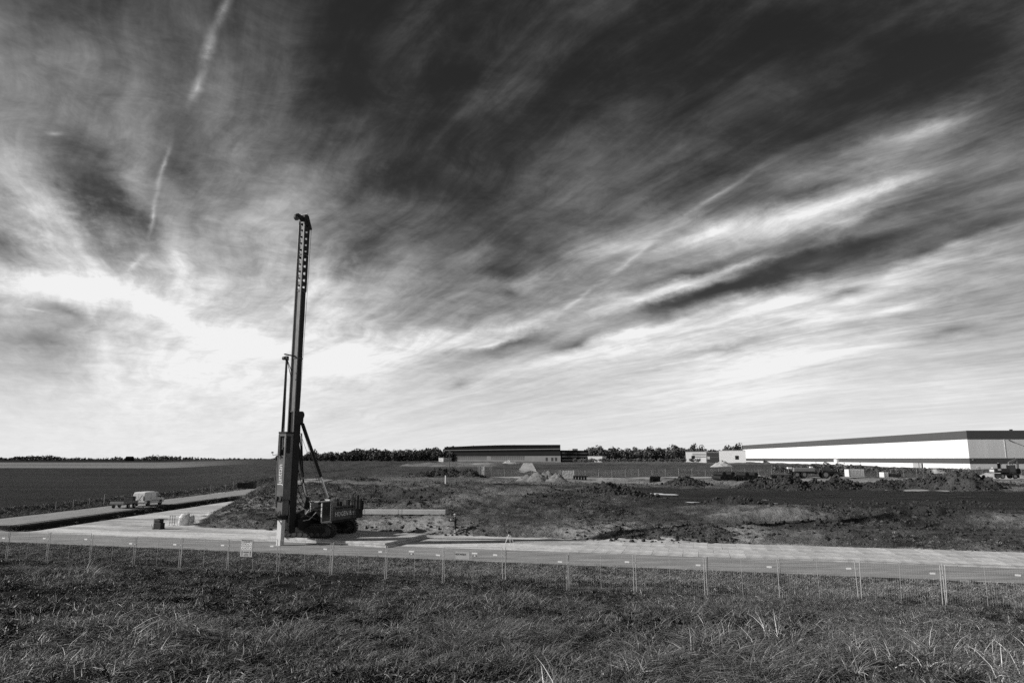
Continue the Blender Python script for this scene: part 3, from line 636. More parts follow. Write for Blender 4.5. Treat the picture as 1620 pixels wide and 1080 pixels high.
for z_ in (3.24, 2.05):
    MB().b2((HX - .5, -.45, z_), (HX + .52, .45, z_ + .06)).build('clamp_plate', STEEL, ham)
    for s_ in (-.22, .22):
        m = MB(); m.prism([(HX + .47, z_ + .06), (HX + .60, z_ + .06), (HX + .53, z_ + .42)], (s_ - .09, s_ + .09)); m.build('buffer', BLK, ham)
m = MB(); m.b2((HX - .36, -.33, 2.1), (HX + .40, .33, 3.28)); m.build('drive_cap', mat('hammer green paint', .19), ham)
m = MB(); m.b2((HX - .28, -.26, 1.7), (HX + .28, .26, 2.05)); m.tube((HX + .2, .25, 1.85), (HX + 1.0, .75, 1.8), .05, 8); m.tube((HX + .7, .55, 1.82), (HX + .8, .62, 1.82), .1, 10); m.build('pile_gate', BLK, ham)
m = MB(); m.b2((LX + .3, -.25, .9), (HX - .48, .25, 2.6)); m.build('pile_guide', BLK, rig)
m = MB(); m.path([(HX + .45, .46, 7.0), (HX + .75, .6, 6.9), (HX + .8, .62, 7.05)], .02); m.box((HX + .82, .63, 7.15), (.12, .12, .12)); m.build('camera_arm', BLK, ham)
# hose tower above the hammer
m = MB(); m.tube((HX + .38, .12, 8.86), (HX + .33, .12, 14.9), .085, 8); m.tube((HX + .38, -.06, 8.86), (HX + .40, 0, 14.9), .045, 8); m.build('hose_bundle', BLK, rig)
m = MB(); m.b2((LX + .3, -.03, 15.3), (HX + .75, .07, 15.4)); m.box((HX + .4, .05, 15.05), (.3, .2, .35)); m.tube((HX + .75, -.05, 15.0), (HX + .75, .15, 15.0), .15, 12); m.tube((HX + .3, .05, 14.9), (HX - .35, .05, 13.9), .03, 6); m.tube((HX + .35, .05, 14.9), (HX - .3, .05, 13.4), .03, 6); m.build('hose_bracket', STEEL, rig)
MB.FL = 1
# ------------------------------------------------------------------ concrete piles
CONC = mat('fresh pale concrete', .62, .85, var=.12, scale=1.2, bump=.1, bscale=20)
def w2(lx, ly):  # rig local -> world
    r = rot2((lx, ly), FA); return OX + r[0], OY + r[1]
hx_, hy_ = w2(HX + .02, 0)
po = MB(); po.b2((-.22, -.22, -3.0), (.22, .22, 1.72)); p_o = po.build('concrete_pile', CONC, bevel=.015); p_o.location = (hx_, hy_, PADZ); p_o.rotation_euler = (0, 0, FA)
tag(p_o, 'square white concrete pile standing upright under the hammer of the rig', 'pile')
a = at(540, 814, 1.2); b = at(705, 815.5, 1.15); b.y = a.y - .6
dd = (b - a); ln = dd.length; rz = math.atan2(dd.y, dd.x); cc = (a + b) / 2
zb = max(Hs(*(a.lerp(b, q)).xy) for q in (0, .2, .4, .6, .8, 1)) + .02
lp = MB().b2((-ln / 2, -.24, 0), (ln / 2, .24, .48)).build('concrete_pile', CONC, bevel=.015); lp.location = (cc.x, cc.y, zb); lp.rotation_euler = (0, 0, rz)
tag(lp, 'long white concrete pile lying flat on the earth terrace behind the rig', 'pile')
for q in (-.62, .1):
    for q2 in (0, .07): MB().b2((ln * .5 * (q + q2) - .02, -.246, .0), (ln * .5 * (q + q2) + .02, .246, .486)).build('lifting_mark', mat('pencilled concrete', .38), lp)
# ------------------------------------------------------------------ site fence along the road
GALV = mat('galvanised tube', .48, .45, metal=.35, var=.2, scale=6)
WIRE = mat('galvanised wire', .30, .5, metal=.3)
TAGM = mat('white panel tag', .8, .5)
BLOCK = mat('concrete foot', .12, .9, var=.25)
PW, PH = 3.5, 2.0
def frame_mesh():
    m = MB(); r = .021
    for x in (0, PW): m.tube((x, 0, .0), (x, 0, PH), r, 7)
    return m
fr_side = [MB().tube((x, 0, 0), (x, 0, PH), .021, 7).mesh('upright', GALV) for x in (0.0, PW, PW * .5)]
fr_side[2] = MB().tube((PW * .5, 0, .15), (PW * .5, 0, PH), .010, 6).mesh('centre_bar', GALV)
fr_top = MB().tube((0, 0, PH), (PW, 0, PH), .011, 6).mesh('top_rail', WIRE)
fr_bot = MB().tube((0, 0, .15), (PW, 0, .15), .008, 5).mesh('bottom_rail', mat('stained wire', .1, .7))
im = MB()
for i in range(1, 34): im.tube((PW * i / 34, 0, .15), (PW * i / 34, 0, PH), .0022, 3, cap=False)
for i in range(1, 8): im.tube((0, 0, .15 + 1.85 * i / 8), (PW, 0, .15 + 1.85 * i / 8), .0022, 3, cap=False)
infill = im.mesh('wire_mesh', WIRE)
tagme = MB().box((0, 0, 0), (.24, .006, .085)).mesh('panel_tag', TAGM)
clampme = MB().box((0, 0, 0), (.12, .07, .05)).mesh('clamp', GALV)
footme = MB().box((0, 0, .06), (.22, .68, .12), taper=(.8, .9)).mesh('foot_block', BLOCK)
def part(name, me, parent, loc=(0, 0, 0), rot=(0, 0, 0)):
    o = bpy.data.objects.new(name, me); S.collection.objects.link(o); o.parent = parent; o.location = loc; o.rotation_euler = rot; return o
def fence_panel(p, rz, tilt, label, group, tagx=None, far=False):
    e = empty('mesh_fence', p, rz, label, 'fence', group); e.rotation_euler = (tilt[0], tilt[1], rz)
    for i in (0, 1): part('upright', fr_side[i], e)
    part('centre_bar', fr_side[2], e); part('top_rail', fr_top, e); part('bottom_rail', fr_bot, e); part('wire_mesh', infill, e)
    part('foot_block', footme, e, (PW + .06, 0, -.02))
    if not far: part('clamp', clampme, e, (PW + .05, 0, PH - .42))
    if tagx is not None: part('panel_tag', tagme, e, (tagx, -.028, PH - .40), (0, R(random.uniform(-3, 3)), 0))
    return e
FS = 39.8; end = Vector((20.6, 39.8 - .279 * 20.6, 0)); fdir = Vector((1, -.279, 0)).normalized(); frz = math.atan2(fdir.y, fdir.x)
PIT = 3.63; panels = []
ORD = ['', 'first', 'second', 'third', 'fourth', 'fifth', 'sixth', 'seventh', 'eighth', 'ninth', 'tenth'] + ['%dth' % q for q in range(11, 60)]
for q in (21, 31, 41): ORD[q] = '%dst' % q; ORD[q + 1] = '%dnd' % (q + 1); ORD[q + 2] = '%drd' % (q + 2)
SIGNED = {10: 'mesh fence panel by the road carrying the tall safety notice board', 6: 'mesh fence panel by the road carrying the wide pale notice board',
          7: 'mesh fence panel next to the notice board on the side of the rig', 8: 'mesh fence panel midway between the notice board and the safety board', 9: 'mesh fence panel next to the safety board, towards the notice board'}
for q in range(1, 10): SIGNED[6 - q] = '%s mesh fence panel past the notice board, leading away from the rig' % ORD[q]
for q in range(1, 8): SIGNED[10 + q] = '%s mesh fence panel past the safety board, leading away from the rig' % ORD[q]
for i in range(-3, 17):
    p = end - fdir * (PIT * (i + 1)); p2 = p + fdir * PW
    za, zb2 = Hs(p.x, p.y), Hs(p2.x, p2.y)
    p.z = max(-.05, min(za, zb2)) - .02 + random.uniform(-.03, .02)
    lab = SIGNED.get(i, 'galvanised temporary fence panel standing between road and rough grass')
    grp = 'temporary fence panels along the road'
    e = fence_panel(p, frz + R(random.uniform(-.8, .8)), (R(random.uniform(-1.6, 1.0)), math.atan2(za - zb2, PW) * .5 + R(random.uniform(-.3, .3))), lab, grp, tagx=PW - random.uniform(.28, .42))
    panels.append((i, e))
    if i in (0, 3, 6, 9, 12, 15):        # a doubled upright where a spare post is tied on
        part('spare_post', fr_side[0], e, (PW + .17, -.03, .03), (0, R(1.0), 0))
def board(name, px, py, w, h, label, build):
    d = ray(px, py)
    # on the fence plane y = 39.8 - .279 x, slightly in front
    t_ = 39.66 / (d.y + .279 * d.x); c = Vector((d.x * t_, d.y * t_, CAMZ + d.z * t_))
    e = empty(name, c, frz, label, 'sign'); MB().box((0, 0, 0), (w, .02, h)).build('panel', mat(name + ' face', .42, .6, var=.08), e); build(e); return e
def safety(e):
    ink = mat('black sign ink', .03, .6); wht = mat('white pictogram', .8, .6)
    place_text('heading', 'VERBODEN TOEGANG', .072, ink, e, (0, -.0125, .44), (1, 0, 0), (0, 0, 1)); place_text('heading', 'voor onbevoegden', .06, ink, e, (0, -.0125, .365), (1, 0, 0), (0, 0, 1))
    for r_ in (0, 1):
        for c_ in range(4):
            x, z = -.285 + c_ * .19, .22 - r_ * .23
            if r_ == 0 and c_ < 2 or r_ == 1 and c_ == 2:
                q = MB().add([(x - .085, -.013, z - .07), (x + .085, -.013, z - .07), (x, -.013, z + .085), (x - .085, -.010, z - .07), (x + .085, -.010, z - .07), (x, -.010, z + .085)], [(0, 1, 2), (3, 5, 4), (0, 3, 4, 1), (1, 4, 5, 2), (2, 5, 3, 0)])
            else:
                q = MB().tube((x, -.010, z), (x, -.013, z), .083, 18)
            q.build('pictogram', wht, e)
            q = MB().box((x, -.0145, z - .005), (.03 + .02 * ((c_ + r_) % 3), .003, .07)); q.build('pictogram_figure', ink, e)
    for x in (-.30, .30):
        q = MB().box((x, -.0125, -.36), (.03, .004, .22)); q.add([(x - .045, -.0145, -.27), (x + .045, -.0145, -.27), (x, -.0145, -.19), (x - .045, -.011, -.27), (x + .045, -.011, -.27), (x, -.011, -.19)], [(0, 1, 2), (3, 5, 4), (0, 3, 4, 1), (1, 4, 5, 2), (2, 5, 3, 0)]); q.build('arrow', ink, e)
    for k, tx in enumerate(('BEZOEKERS', 'melden', 'uitvoerder')): place_text('notice', tx, .075, ink, e, (0, -.0125, -.26 - k * .1), (1, 0, 0), (0, 0, 1))
board('safety_board', 390, 866, .86, 1.08, 'tall pale safety notice board with pictograms hung on the fence', safety)
board('notice_board', 731.5, 878, .84, .40, 'wide pale notice board with one dark word, on the fence', lambda e: (place_text('lettering', 'HEKWERK', .15, mat('dark grey ink', .07), e, (-.11, -.0125, .05), (1, 0, 0), (0, 0, 1))))
def card(e):
    MB().box((0, -.0125, -.06), (.28, .004, .1)).build('picture', mat('grey print', .16, .6), e); MB().box((0, -.015, -.06), (.1, .004, .06)).build('emblem', TAGM, e); MB().box((0, -.0125, .08), (.33, .004, .07)).build('title_strip', TAGM, e)
board('fence_card', 751, 877, .36, .24, 'small card with grey print hung beside the notice board', card)
board('fence_card', 651, 874, .34, .22, 'small card on the fence left of the post pair beside the rig pad', card)
# ------------------------------------------------------------------ worker
def skin_body(name, nodes, edges, rad, m, parent=None, sub=2):
    me = bpy.data.meshes.new(name); me.from_pydata(nodes, edges, []); o = bpy.data.objects.new(name, me); S.collection.objects.link(o)
    sk = o.modifiers.new('skin', 'SKIN'); sk.use_smooth_shade = True
    for i, r in enumerate(rad): me.skin_vertices[0].data[i].radius = (r, r) if not isinstance(r, tuple) else r
    me.skin_vertices[0].data[0].use_root = True
    sb = o.modifiers.new('sub', 'SUBSURF'); sb.levels = sb.render_levels = sub
    dg = bpy.context.evaluated_depsgraph_get(); me2 = bpy.data.meshes.new_from_object(o.evaluated_get(dg)); bpy.data.objects.remove(o)
    me2.name = name; me2.materials.clear()
    for q in (m if isinstance(m, list) else [m]): me2.materials.append(q)
    o = bpy.data.objects.new(name, me2); S.collection.objects.link(o)
    if parent is not None: o.parent = parent
    return o
wpos = at(720, 845.5, .02); wz = Hs(wpos.x, wpos.y)
person = empty('person', (wpos.x, wpos.y, wz), R(192), 'person in dark work clothes and helmet standing before the earth bank, hands raised', 'person')
N = [(0, 0, .95), (0, 0, 1.12), (0, 0, 1.35), (.0, 0, 1.50), (.015, 0, 1.58), (.03, 0, 1.70),        # pelvis .. head
     (0, .10, .90), (.02, .11, .50), (-.01, .115, .10), (.12, .13, .045),                          # left leg
     (0, -.10, .90), (.0, -.11, .50), (-.03, -.115, .10), (.10, -.13, .045),
     (0, .19, 1.43), (.06, .25, 1.17), (.30, .14, 1.24), (.38, .10, 1.27),                            # left arm bent forward
     (0, -.19, 1.43), (.05, -.25, 1.17), (.28, -.12, 1.20), (.36, -.08, 1.22)]
E = [(0, 1), (1, 2), (2, 3), (3, 4), (4, 5), (0, 6), (6, 7), (7, 8), (8, 9), (0, 10), (10, 11), (11, 12), (12, 13), (2, 14), (14, 15), (15, 16), (16, 17), (2, 18), (18, 19), (19, 20), (20, 21)]
Rr = [(.16, .13), (.15, .12), (.17, .13), .07, .065, .10, .10, .072, .055, .05, .10, .072, .055, .05, .075, .055, .042, .035, .075, .055, .042, .035]
for base, sgn in ((17, 1), (21, -1)):          # four fingers and a thumb on each hand, slightly curled
    hx0, hy0, hz0 = N[base]
    for k in range(4):
        i0 = len(N); N += [(hx0 + .05, hy0 + (k - 1.5) * .02, hz0 + .012), (hx0 + .085, hy0 + (k - 1.5) * .021, hz0 - .008), (hx0 + .095, hy0 + (k - 1.5) * .021, hz0 - .035)]
        E += [(base, i0), (i0, i0 + 1), (i0 + 1, i0 + 2)]; Rr += [.010, .009, .008]
    i0 = len(N); N += [(hx0 + .02, hy0 - sgn * .045, hz0 + .02), (hx0 + .055, hy0 - sgn * .055, hz0 + .01)]; E += [(base, i0), (i0, i0 + 1)]; Rr += [.011, .009]
body = skin_body('body', N, E, Rr, [mat('dark work clothes', .022, .9, var=.3), mat('skin tone', .42, .6), mat('pale boot cover', .42, .7)], person)
for pl in body.data.polygons:
    c = pl.center
    if c.z > 1.55 or c.x > .33: pl.material_index = 1
    elif c.z < .34 and c.z > .1: pl.material_index = 2
hm_ = MB()
for j in range(6):
    for i in range(16):
        pass
seg = 16; ringv = []; 
for j in range(6):
    a = math.pi / 2 * j / 6; ringv += [(.03 + .135 * math.cos(a) * math.cos(2 * math.pi * i / seg), .115 * math.cos(a) * math.sin(2 * math.pi * i / seg), 1.71 + .125 * math.sin(a)) for i in range(seg)]
ringv.append((.03, 0, 1.835)); fcs = [(j * seg + i, j * seg + (i + 1) % seg, (j + 1) * seg + (i + 1) % seg, (j + 1) * seg + i) for j in range(5) for i in range(seg)] + [(5 * seg + i, 5 * seg + (i + 1) % seg, 6 * seg) for i in range(seg)]
hm_.add(ringv, fcs); hm_.box((.16, 0, 1.712), (.10, .18, .012)); hm_.build('helmet', mat('pale helmet', .4, .4), person, smooth=True)
MB().box((.115, 0, 1.67), (.03, .03, .04), taper=(.5, .7)).build('nose', mat('skin tone', .42), person)
rm = MB(); rm.box((.42, .01, 1.27), (.06, .15, .10)); rm.tube((.42, .06, 1.3), (.42, .06, 1.42), .008, 6); ro = rm.build('remote_control', mat('pale plastic', .6)); ro.location = person.location; ro.rotation_euler = person.rotation_euler
tag(ro, 'small pale handset held up in the hands of the person by the bank', 'handset')
# ------------------------------------------------------------------ surveying instrument on a tripod
tp = at(806, 866.5, .09); tz = .11
tri = empty('survey_tripod', (tp.x, tp.y, tz), 0, 'pale wooden surveying tripod with dark instrument standing on the platform mats', 'tripod')
LEG = mat('pale tripod leg', .62, .6)
for k, a in enumerate((R(205), R(-20), R(80))):
    f = Vector((.52 * math.cos(a), .36 * math.sin(a), 0)); hd_ = Vector((.07 * math.cos(a), .07 * math.sin(a), .98))
    side = Vector((-math.sin(a), math.cos(a), 0)) * .035
    m = MB(); mid = f.lerp(hd_, .45)
    m.tube(hd_ + side, mid + side * .6, .016, 6); m.tube(hd_ - side, mid - side * .6, .016, 6); m.tube(hd_.lerp(f, .45), f, .022, 6, r1=.012); m.build('leg', LEG, tri)
MB().tube((0, 0, .97), (0, 0, 1.02), .085, 14).build('head_plate', LEG, tri)
m = MB(); m.box((0, 0, 1.06), (.15, .15, .06)); m.box((-.075, 0, 1.18), (.035, .1, .2)); m.box((.075, 0, 1.18), (.035, .1, .2)); m.tube((0, -.12, 1.2), (0, .12, 1.2), .05, 12); m.box((0, 0, 1.31), (.16, .07, .035)); m.build('instrument', BLK, tri)
# ------------------------------------------------------------------ van with trailer on the side road
TYR = mat('tyre rubber', .02, .85); RIM = mat('wheel rim', .25, .4, metal=.6)
def wheel(parent, c, r, w, n=22):
    c = Vector(c); t_ = MB().tube(c - Vector((0, w / 2, 0)), c + Vector((0, w / 2, 0)), r, n).build('wheel', TYR, parent, bevel=.02)
    MB().tube(c - Vector((0, w / 2 + .008, 0)), c + Vector((0, w / 2 + .008, 0)), r * .58, 16).build('rim', RIM, t_); return t_
vp = at(236, 799.5, .33); vp.y = vp.y
VW = mat('white van paint', .66, .3, var=.04, spec=.5); VG = mat('van glass', .02, .08, spec=.6); DKP = mat('black plastic', .03, .6)
van = empty('van', (vp.x - .7, vp.y + 1.0, Hs(vp.x, vp.y) + .02), R(86), 'white panel van towing a trailer on the side road', 'van')
# local: x forward, origin mid wheelbase
prof = [(-2.42, .42), (-2.45, .62), (-2.40, 1.05), (-2.30, 1.80), (-2.2, 1.93), (-1.6, 1.97), (.55, 1.96), (.95, 1.88), (1.72, 1.14), (2.25, 1.0), (2.42, .78), (2.44, .42), (2.2, .34), (-2.2, .34)]
vb = MB(); sec = []
def vsec(y, inset):
    return [(a, y * (1 - inset * max(0, (b - 1.05)) / .9 * .17), b) for a, b in prof]
ys_ = [(-.95, 1), (-.90, .8), (.90, .8), (.95, 1)]
rows = [[(a * .985, y, b * .99 + .006) for a, y, b in vsec(-.955, 1)], vsec(-.92, 1), vsec(.92, 1), [(a * .985, y, b * .99 + .006) for a, y, b in vsec(.955, 1)]]
vs_ = [q for r_ in rows for q in r_]; n_ = len(prof); fc = [tuple(range(n_)), tuple(range(4 * n_ - 1, 3 * n_ - 1, -1))]
for j in range(3): fc += [(j * n_ + i, j * n_ + (i + 1) % n_, (j + 1) * n_ + (i + 1) % n_, (j + 1) * n_ + i) for i in range(n_)]
vb.add(vs_, fc); vbo = vb.build('body', VW, van, bevel=.03)
for x in (-1.5, 1.5):
    for y in (-.83, .83): wheel(van, (x, y, .33), .33, .22)
for y in (-.925, .925):
    MB().tube((-1.5, y - .03, .36), (-1.5, y + .03, .36), .42, 20).build('wheel_arch', DKP, vbo); MB().tube((1.5, y - .03, .36), (1.5, y + .03, .36), .42, 20).build('wheel_arch', DKP, vbo)
for sy in (-1, 1):
    g = MB(); yb, yt = sy * .938, sy * .845
    g.add([(.5, yb, 1.15), (1.55, yb, 1.15), (.95, yt, 1.75), (.5, yt, 1.80), (.5, yb - sy * .03, 1.15), (1.55, yb - sy * .03, 1.15), (.95, yt - sy * .03, 1.75), (.5, yt - sy * .03, 1.80)], [(0, 1, 2, 3), (7, 6, 5, 4), (0, 4, 5, 1), (1, 5, 6, 2), (2, 6, 7, 3), (3, 7, 4, 0)]); g.build('cab_window', VG, vbo)
    MB().box((-.2, sy * .958, .72), (4.2, .012, .05)).build('side_trim', DKP, vbo)
    MB().box((1.25, sy * 1.05, 1.2), (.1, .2, .24)).build('mirror', DKP, vbo, bevel=.03)
    MB().box((-2.44, sy * .80, 1.12), (.05, .16, .62)).build('tail_lamp', mat('tail lamp', .07, .3), vbo, bevel=.01)
    MB().box((-.9, sy * .952, 1.0), (.012, .012, 1.25)).build('panel_gap', DKP, vbo); MB().box((.35, sy * .952, 1.0), (.012, .012, 1.25)).build('panel_gap', DKP, vbo)
g = MB(); g.add([(1.02, -.74, 1.80), (1.02, .74, 1.80), (1.70, .8, 1.17), (1.70, -.8, 1.17), (1.0, -.74, 1.78), (1.0, .74, 1.78), (1.68, .8, 1.15), (1.68, -.8, 1.15)], [(0, 1, 2, 3), (7, 6, 5, 4), (0, 4, 5, 1), (1, 5, 6, 2), (2, 6, 7, 3), (3, 7, 4, 0)]); g.build('windscreen', VG, vbo)
MB().box((-2.44, 0, .48), (.12, 1.8, .2)).build('rear_bumper', mat('grey bumper', .22, .6), vbo, bevel=.03); MB().box((-2.435, 0, 1.1), (.03, .012, 1.4)).build('door_gap', DKP, vbo)
MB().box((-2.45, 0, .9), (.02, .5, .11)).build('number_plate', mat('number plate', .5), vbo)
th = R(86); tpos = Vector((van.location.x - 5.9 * math.cos(th) - .1, van.location.y - 5.3 * math.sin(th), 0)); tpos.z = Hs(tpos.x, tpos.y) + .02
trl = empty('trailer', tpos, R(87), 'low flat twin-axle trailer hitched behind the white van', 'trailer')
MB().b2((-1.7, -.95, .46), (1.5, .95, .6)).build('bed', STEEL, trl)
for sy in (-1, 1): MB().b2((-1.7, sy * .95 - .02, .6), (1.5, sy * .95 + .02, .92)).build('side_board', mat('grey trailer board', .22, .6, var=.2), trl)
MB().b2((-1.72, -.95, .6), (-1.68, .95, .95)).build('tailboard', mat('grey trailer board', .22), trl)
m = MB(); m.tube((1.5, -.7, .5), (2.75, 0, .45), .045, 6); m.tube((1.5, .7, .5), (2.75, 0, .45), .045, 6); m.build('drawbar', STEEL, trl)
for x in (-.75, .55):
    for sy in (-1, 1): wheel(trl, (x, sy * 1.03, .30), .3, .19)
tb = MB().b2((.75, -.7, .6), (1.4, .5, 1.45)).build('tool_chest', mat('dark chest paint', .045, .6, var=.3), bevel=.03); tb.location = trl.location; tb.rotation_euler = trl.rotation_euler
MB().b2((.73, -.72, 1.45), (1.42, .52, 1.5)).build('lid', DKP, tb); MB().b2((.73, -.06, 1.2), (.75, .06, 1.3)).build('latch', RIM, tb)
tag(tb, 'dark tool chest riding on the front of the trailer', 'tool chest')
# ------------------------------------------------------------------ things on the left of the site
sk_ = at(387, 774.5, .3); skz = Hs(sk_.x, sk_.y)
skip = empty('skip', (sk_.x, sk_.y + 1, skz), R(4), 'dark open skip with raised end standing beside the side road', 'skip')
m = MB(); m.prism([(-1.75, .15), (1.75, .15), (1.8, 1.75), (.6, 1.45), (-1.8, 1.35)], (-.95, .95)); m.build('hull', mat('dark skip paint', .03, .7, var=.4), skip)
for i in range(6): MB().b2((-1.5 + i * .6, -1.02, .2), (-1.42 + i * .6, -.951, 1.36)).build('rib', BLK, skip)
MB().b2((-1.85, -1.04, 1.30), (.55, -.95, 1.40)).build('rim', STEEL, skip)
for x in (-1.2, 1.2): MB().b2((x - .1, -.9, 0), (x + .1, .9, .15)).build('runner', BLK, skip)
lb = MB(); lb.box((0, 0, .2), (.35, .35, .4), taper=(.8, .8)); lb.tube((0, 0, .4), (0, 0, .5), .05, 8); lbo = lb.build('ballast_block', mat('white block', .7, .8)); q = at(376.5, 774, .3); lbo.location = (q.x, q.y, Hs(q.x, q.y)); tag(lbo, 'small white block on the verge beside the skip', 'block')
g_ = at(249, 837, 0); gen = empty('generator', (g_.x, g_.y + .3, 0), R(-14), 'small dark generator with a side handle standing on the pale ground', 'generator')
m = MB(); m.b2((-.42, -.3, .08), (.42, .3, .62)); m.build('engine_block', mat('dark generator paint', .018, .6, var=.4), gen, bevel=.03)
m = MB(); m.b2((-.40, -.28, .62), (.28, .28, .96)); m.build('tank', mat('dark generator paint', .018), gen, bevel=.05)
m = MB(); m.path([(-.42, -.28, .05), (-.42, -.28, 1.0), (.75, -.28, 1.02)], .02); m.path([(-.42, .28, .05), (-.42, .28, 1.0), (.75, .28, 1.02)], .02); m.tube((.75, -.28, 1.02), (.75, .28, 1.02), .02, 6); m.build('frame', BLK, gen)
for x in (-.4, .4): MB().b2((x - .06, -.36, 0), (x + .06, .36, .08)).build('skid', BLK, gen)
MB().tube((-.1, 0, .96), (-.1, 0, 1.04), .07, 10).build('filler_cap', STEEL, gen); MB().tube((-.5, -.3, .0), (-.62, -.34, .5), .02, 6).build('prop_leg', BLK, gen)
# bulk bag: a soft white sack with slumped side
def bulk_bag(px, py, w, h, rz, label, seed):
    p = at(px, py, 0); rnd = random.Random(seed); n = 18; V = []; 
    for j in range(9):
        t_ = j / 8; 
        for i in range(n):
            a = 2 * math.pi * i / n; sq = 1 / max(abs(math.cos(a)), abs(math.sin(a))) ** .72
            r_ = w * .5 * sq * (1 + .10 * math.sin(math.pi * t_) - .22 * t_ ** 3) * (1 + .05 * rnd.uniform(-1, 1))
            V.append((r_ * math.cos(a) + .18 * t_ * t_, r_ * math.sin(a), h * t_ + (.06 * rnd.uniform(-1, 1) if 0 < j else 0)))
    V.append((.1, 0, h * .93)); f = [(j * n + i, j * n + (i + 1) % n, (j + 1) * n + (i + 1) % n, (j + 1) * n + i) for j in range(8) for i in range(n)] + [(8 * n + i, 8 * n + (i + 1) % n, 9 * n) for i in range(n)]
    e = empty('bulk_bag', (p.x, p.y + w * .5, 0), rz, label, 'bag'); MB().add(V, f).build('sack', mat('white woven sack', .75, .8, bump=.4, bscale=5), e, smooth=True)
    for i in range(4):
        a = math.pi / 4 + i * math.pi / 2; x, y = w * .42 * math.cos(a), w * .42 * math.sin(a)
        MB().path([(x - .05, y, h * .9), (x + .1, y * .9, h * 1.2), (x + .25, y * .8, h * .95)], .018).build('lifting_loop', mat('white woven sack', .75), e)
bulk_bag(286, 831, 1.0, 1.15, R(12), 'upright white bulk bag with slack top on the pale ground', 3)
bulk_bag(295, 829, .85, .85, R(50), 'slumped white bulk bag leaning behind the upright one', 5)
tr_ = at(272, 831, 0); rk = empty('tool_rack', (tr_.x, tr_.y, 0), R(-10), 'thin dark steel rack of uprights beside the bulk bags', 'rack')
for x in (-.28, 0, .28): MB().tube((x, 0, 0), (x, 0, 1.05), .022, 6).build('upright', BLK, rk)
MB().tube((-.35, 0, 1.0), (.35, 0, 1.0), .022, 6).build('crossbar', BLK, rk); MB().tube((-.35, 0, .32), (.35, 0, .32), .02, 6).build('crossbar', BLK, rk)
for x in (-.28, .28): MB().box((x, 0, .02), (.08, .5, .04)).build('foot', BLK, rk)
# hazel posts of the field edge and the verge
POST = mat('grey timber post', .2, .9, var=.25, scale=5)
pm_ = [MB().tube((0, 0, -.3), (0, 0, 1.35), .075, 8, r1=.065).mesh('timber_post', POST), MB().tube((0, 0, -.3), (0, 0, 1.6), .11, 8, r1=.1).mesh('timber_post', POST)]
def post(px, py, k, label, group):
    p = at(px, py, .2); o = bpy.data.objects.new('timber_post', pm_[k]); S.collection.objects.link(o); o.location = (p.x, p.y, Hs(p.x, p.y)); o.rotation_euler = (R(random.uniform(-2, 2)), R(random.uniform(-2, 2)), 0)
    tag(o, label, 'post', group)
for kq, (px, py) in enumerate(((88, 806.5), (116, 803), (141, 800.5), (320, 780), (337, 777), (357, 774.5), (408, 771), (434, 769))): post(px, py, 0, '%s slim timber post along the side road, counted from the open field towards the rig' % ORD[kq + 1], 'posts along the side road')
post(165, 797, 1, 'stout pale post in the verge just before the trailer', None); post(334, 779.5, 1, 'stout pale post in the verge between van and skip', None); post(369, 773, 1, 'stout post in the verge right beside the skip', None)
cn = at(416, 774.5, .2); c_ = MB().tube((0, 0, .04), (0, 0, .75), .16, 14, r1=.03); c_.box((0, 0, .02), (.42, .42, .04)); c_o = c_.build('traffic_cone', mat('dark cone rubber', .05, .6)); c_o.location = (cn.x, cn.y, Hs(cn.x, cn.y)); tag(c_o, 'dark traffic cone at the end of the side road', 'cone')
# ------------------------------------------------------------------ far fence behind the haul road
for i in range(44):
    x = -9 + i * 3.55; y = 183.5 + .02 * x
    if 26.5 < (x + 9) / 3.55 < 27.5: continue
    fence_panel(Vector((x, y, Hs(x, y))), R(1.1), (0, 0), '%s far mesh fence panel behind the haul road, counted from the narrow gate screen' % ORD[i + 1], 'fence panels behind the haul road', far=True)
def screen(px0, px1, Y, h, label):
    a = ad(px0, 750, Y); b = ad(px1, 750, Y); z = Hs(a.x, Y); e = empty('gate_screen', ((a.x + b.x) / 2, Y, z), 0, label, 'gate screen'); w = b.x - a.x
    MB().b2((-w / 2, -.03, .1), (w / 2, .03, h)).build('sheet', mat('pale sheeting', .55, .7, var=.12, scale=.8, bump=.3, bscale=2), e)
    for x in (-w / 2, w / 2): MB().tube((x, -.06, 0), (x, -.06, h + .15), .05, 6).build('post', GALV, e)
screen(758, 766, 182.5, 2.25, 'narrow pale sheeted gate screen beside the open end of the fence')
screen(886, 908, 182.5, 2.05, 'broad pale sheeted gate screen between the sand heaps and the grass')
wp_ = ad(705, 762, 128); o = MB().tube((0, 0, 0), (0, 0, 1.75), .13, 10).build('marker_post', mat('white marker paint', .7, .6)); o.location = (wp_.x, wp_.y, Hs(wp_.x, wp_.y)); MB().tube((0, 0, 1.75), (0, 0, 1.82), .15, 10).build('cap', STEEL, o); tag(o, 'short white marker post on top of the earth mound', 'post')
lp_ = ad(711, 753, 165); z = Hs(lp_.x, lp_.y); lpo = empty('light_mast', (lp_.x, lp_.y, z), R(8), 'thin site light mast with two crossed lamp arms beside the dark heap', 'light mast')
MB().tube((0, 0, 0), (0, 0, 7.4), .07, 8, r1=.05).build('pole', STEEL, lpo); m = MB(); m.tube((-.9, 0, 6.9), (.9, 0, 7.5), .05, 6); m.tube((-.7, .2, 7.4), (.7, -.2, 7.0), .04, 6); m.build('arm', STEEL, lpo)
for x, z_ in ((-.85, 6.85), (.8, 7.4), (0, 7.0)): MB().box((x, -.1, z_), (.4, .2, .25)).build('lamp', BLK, lpo)
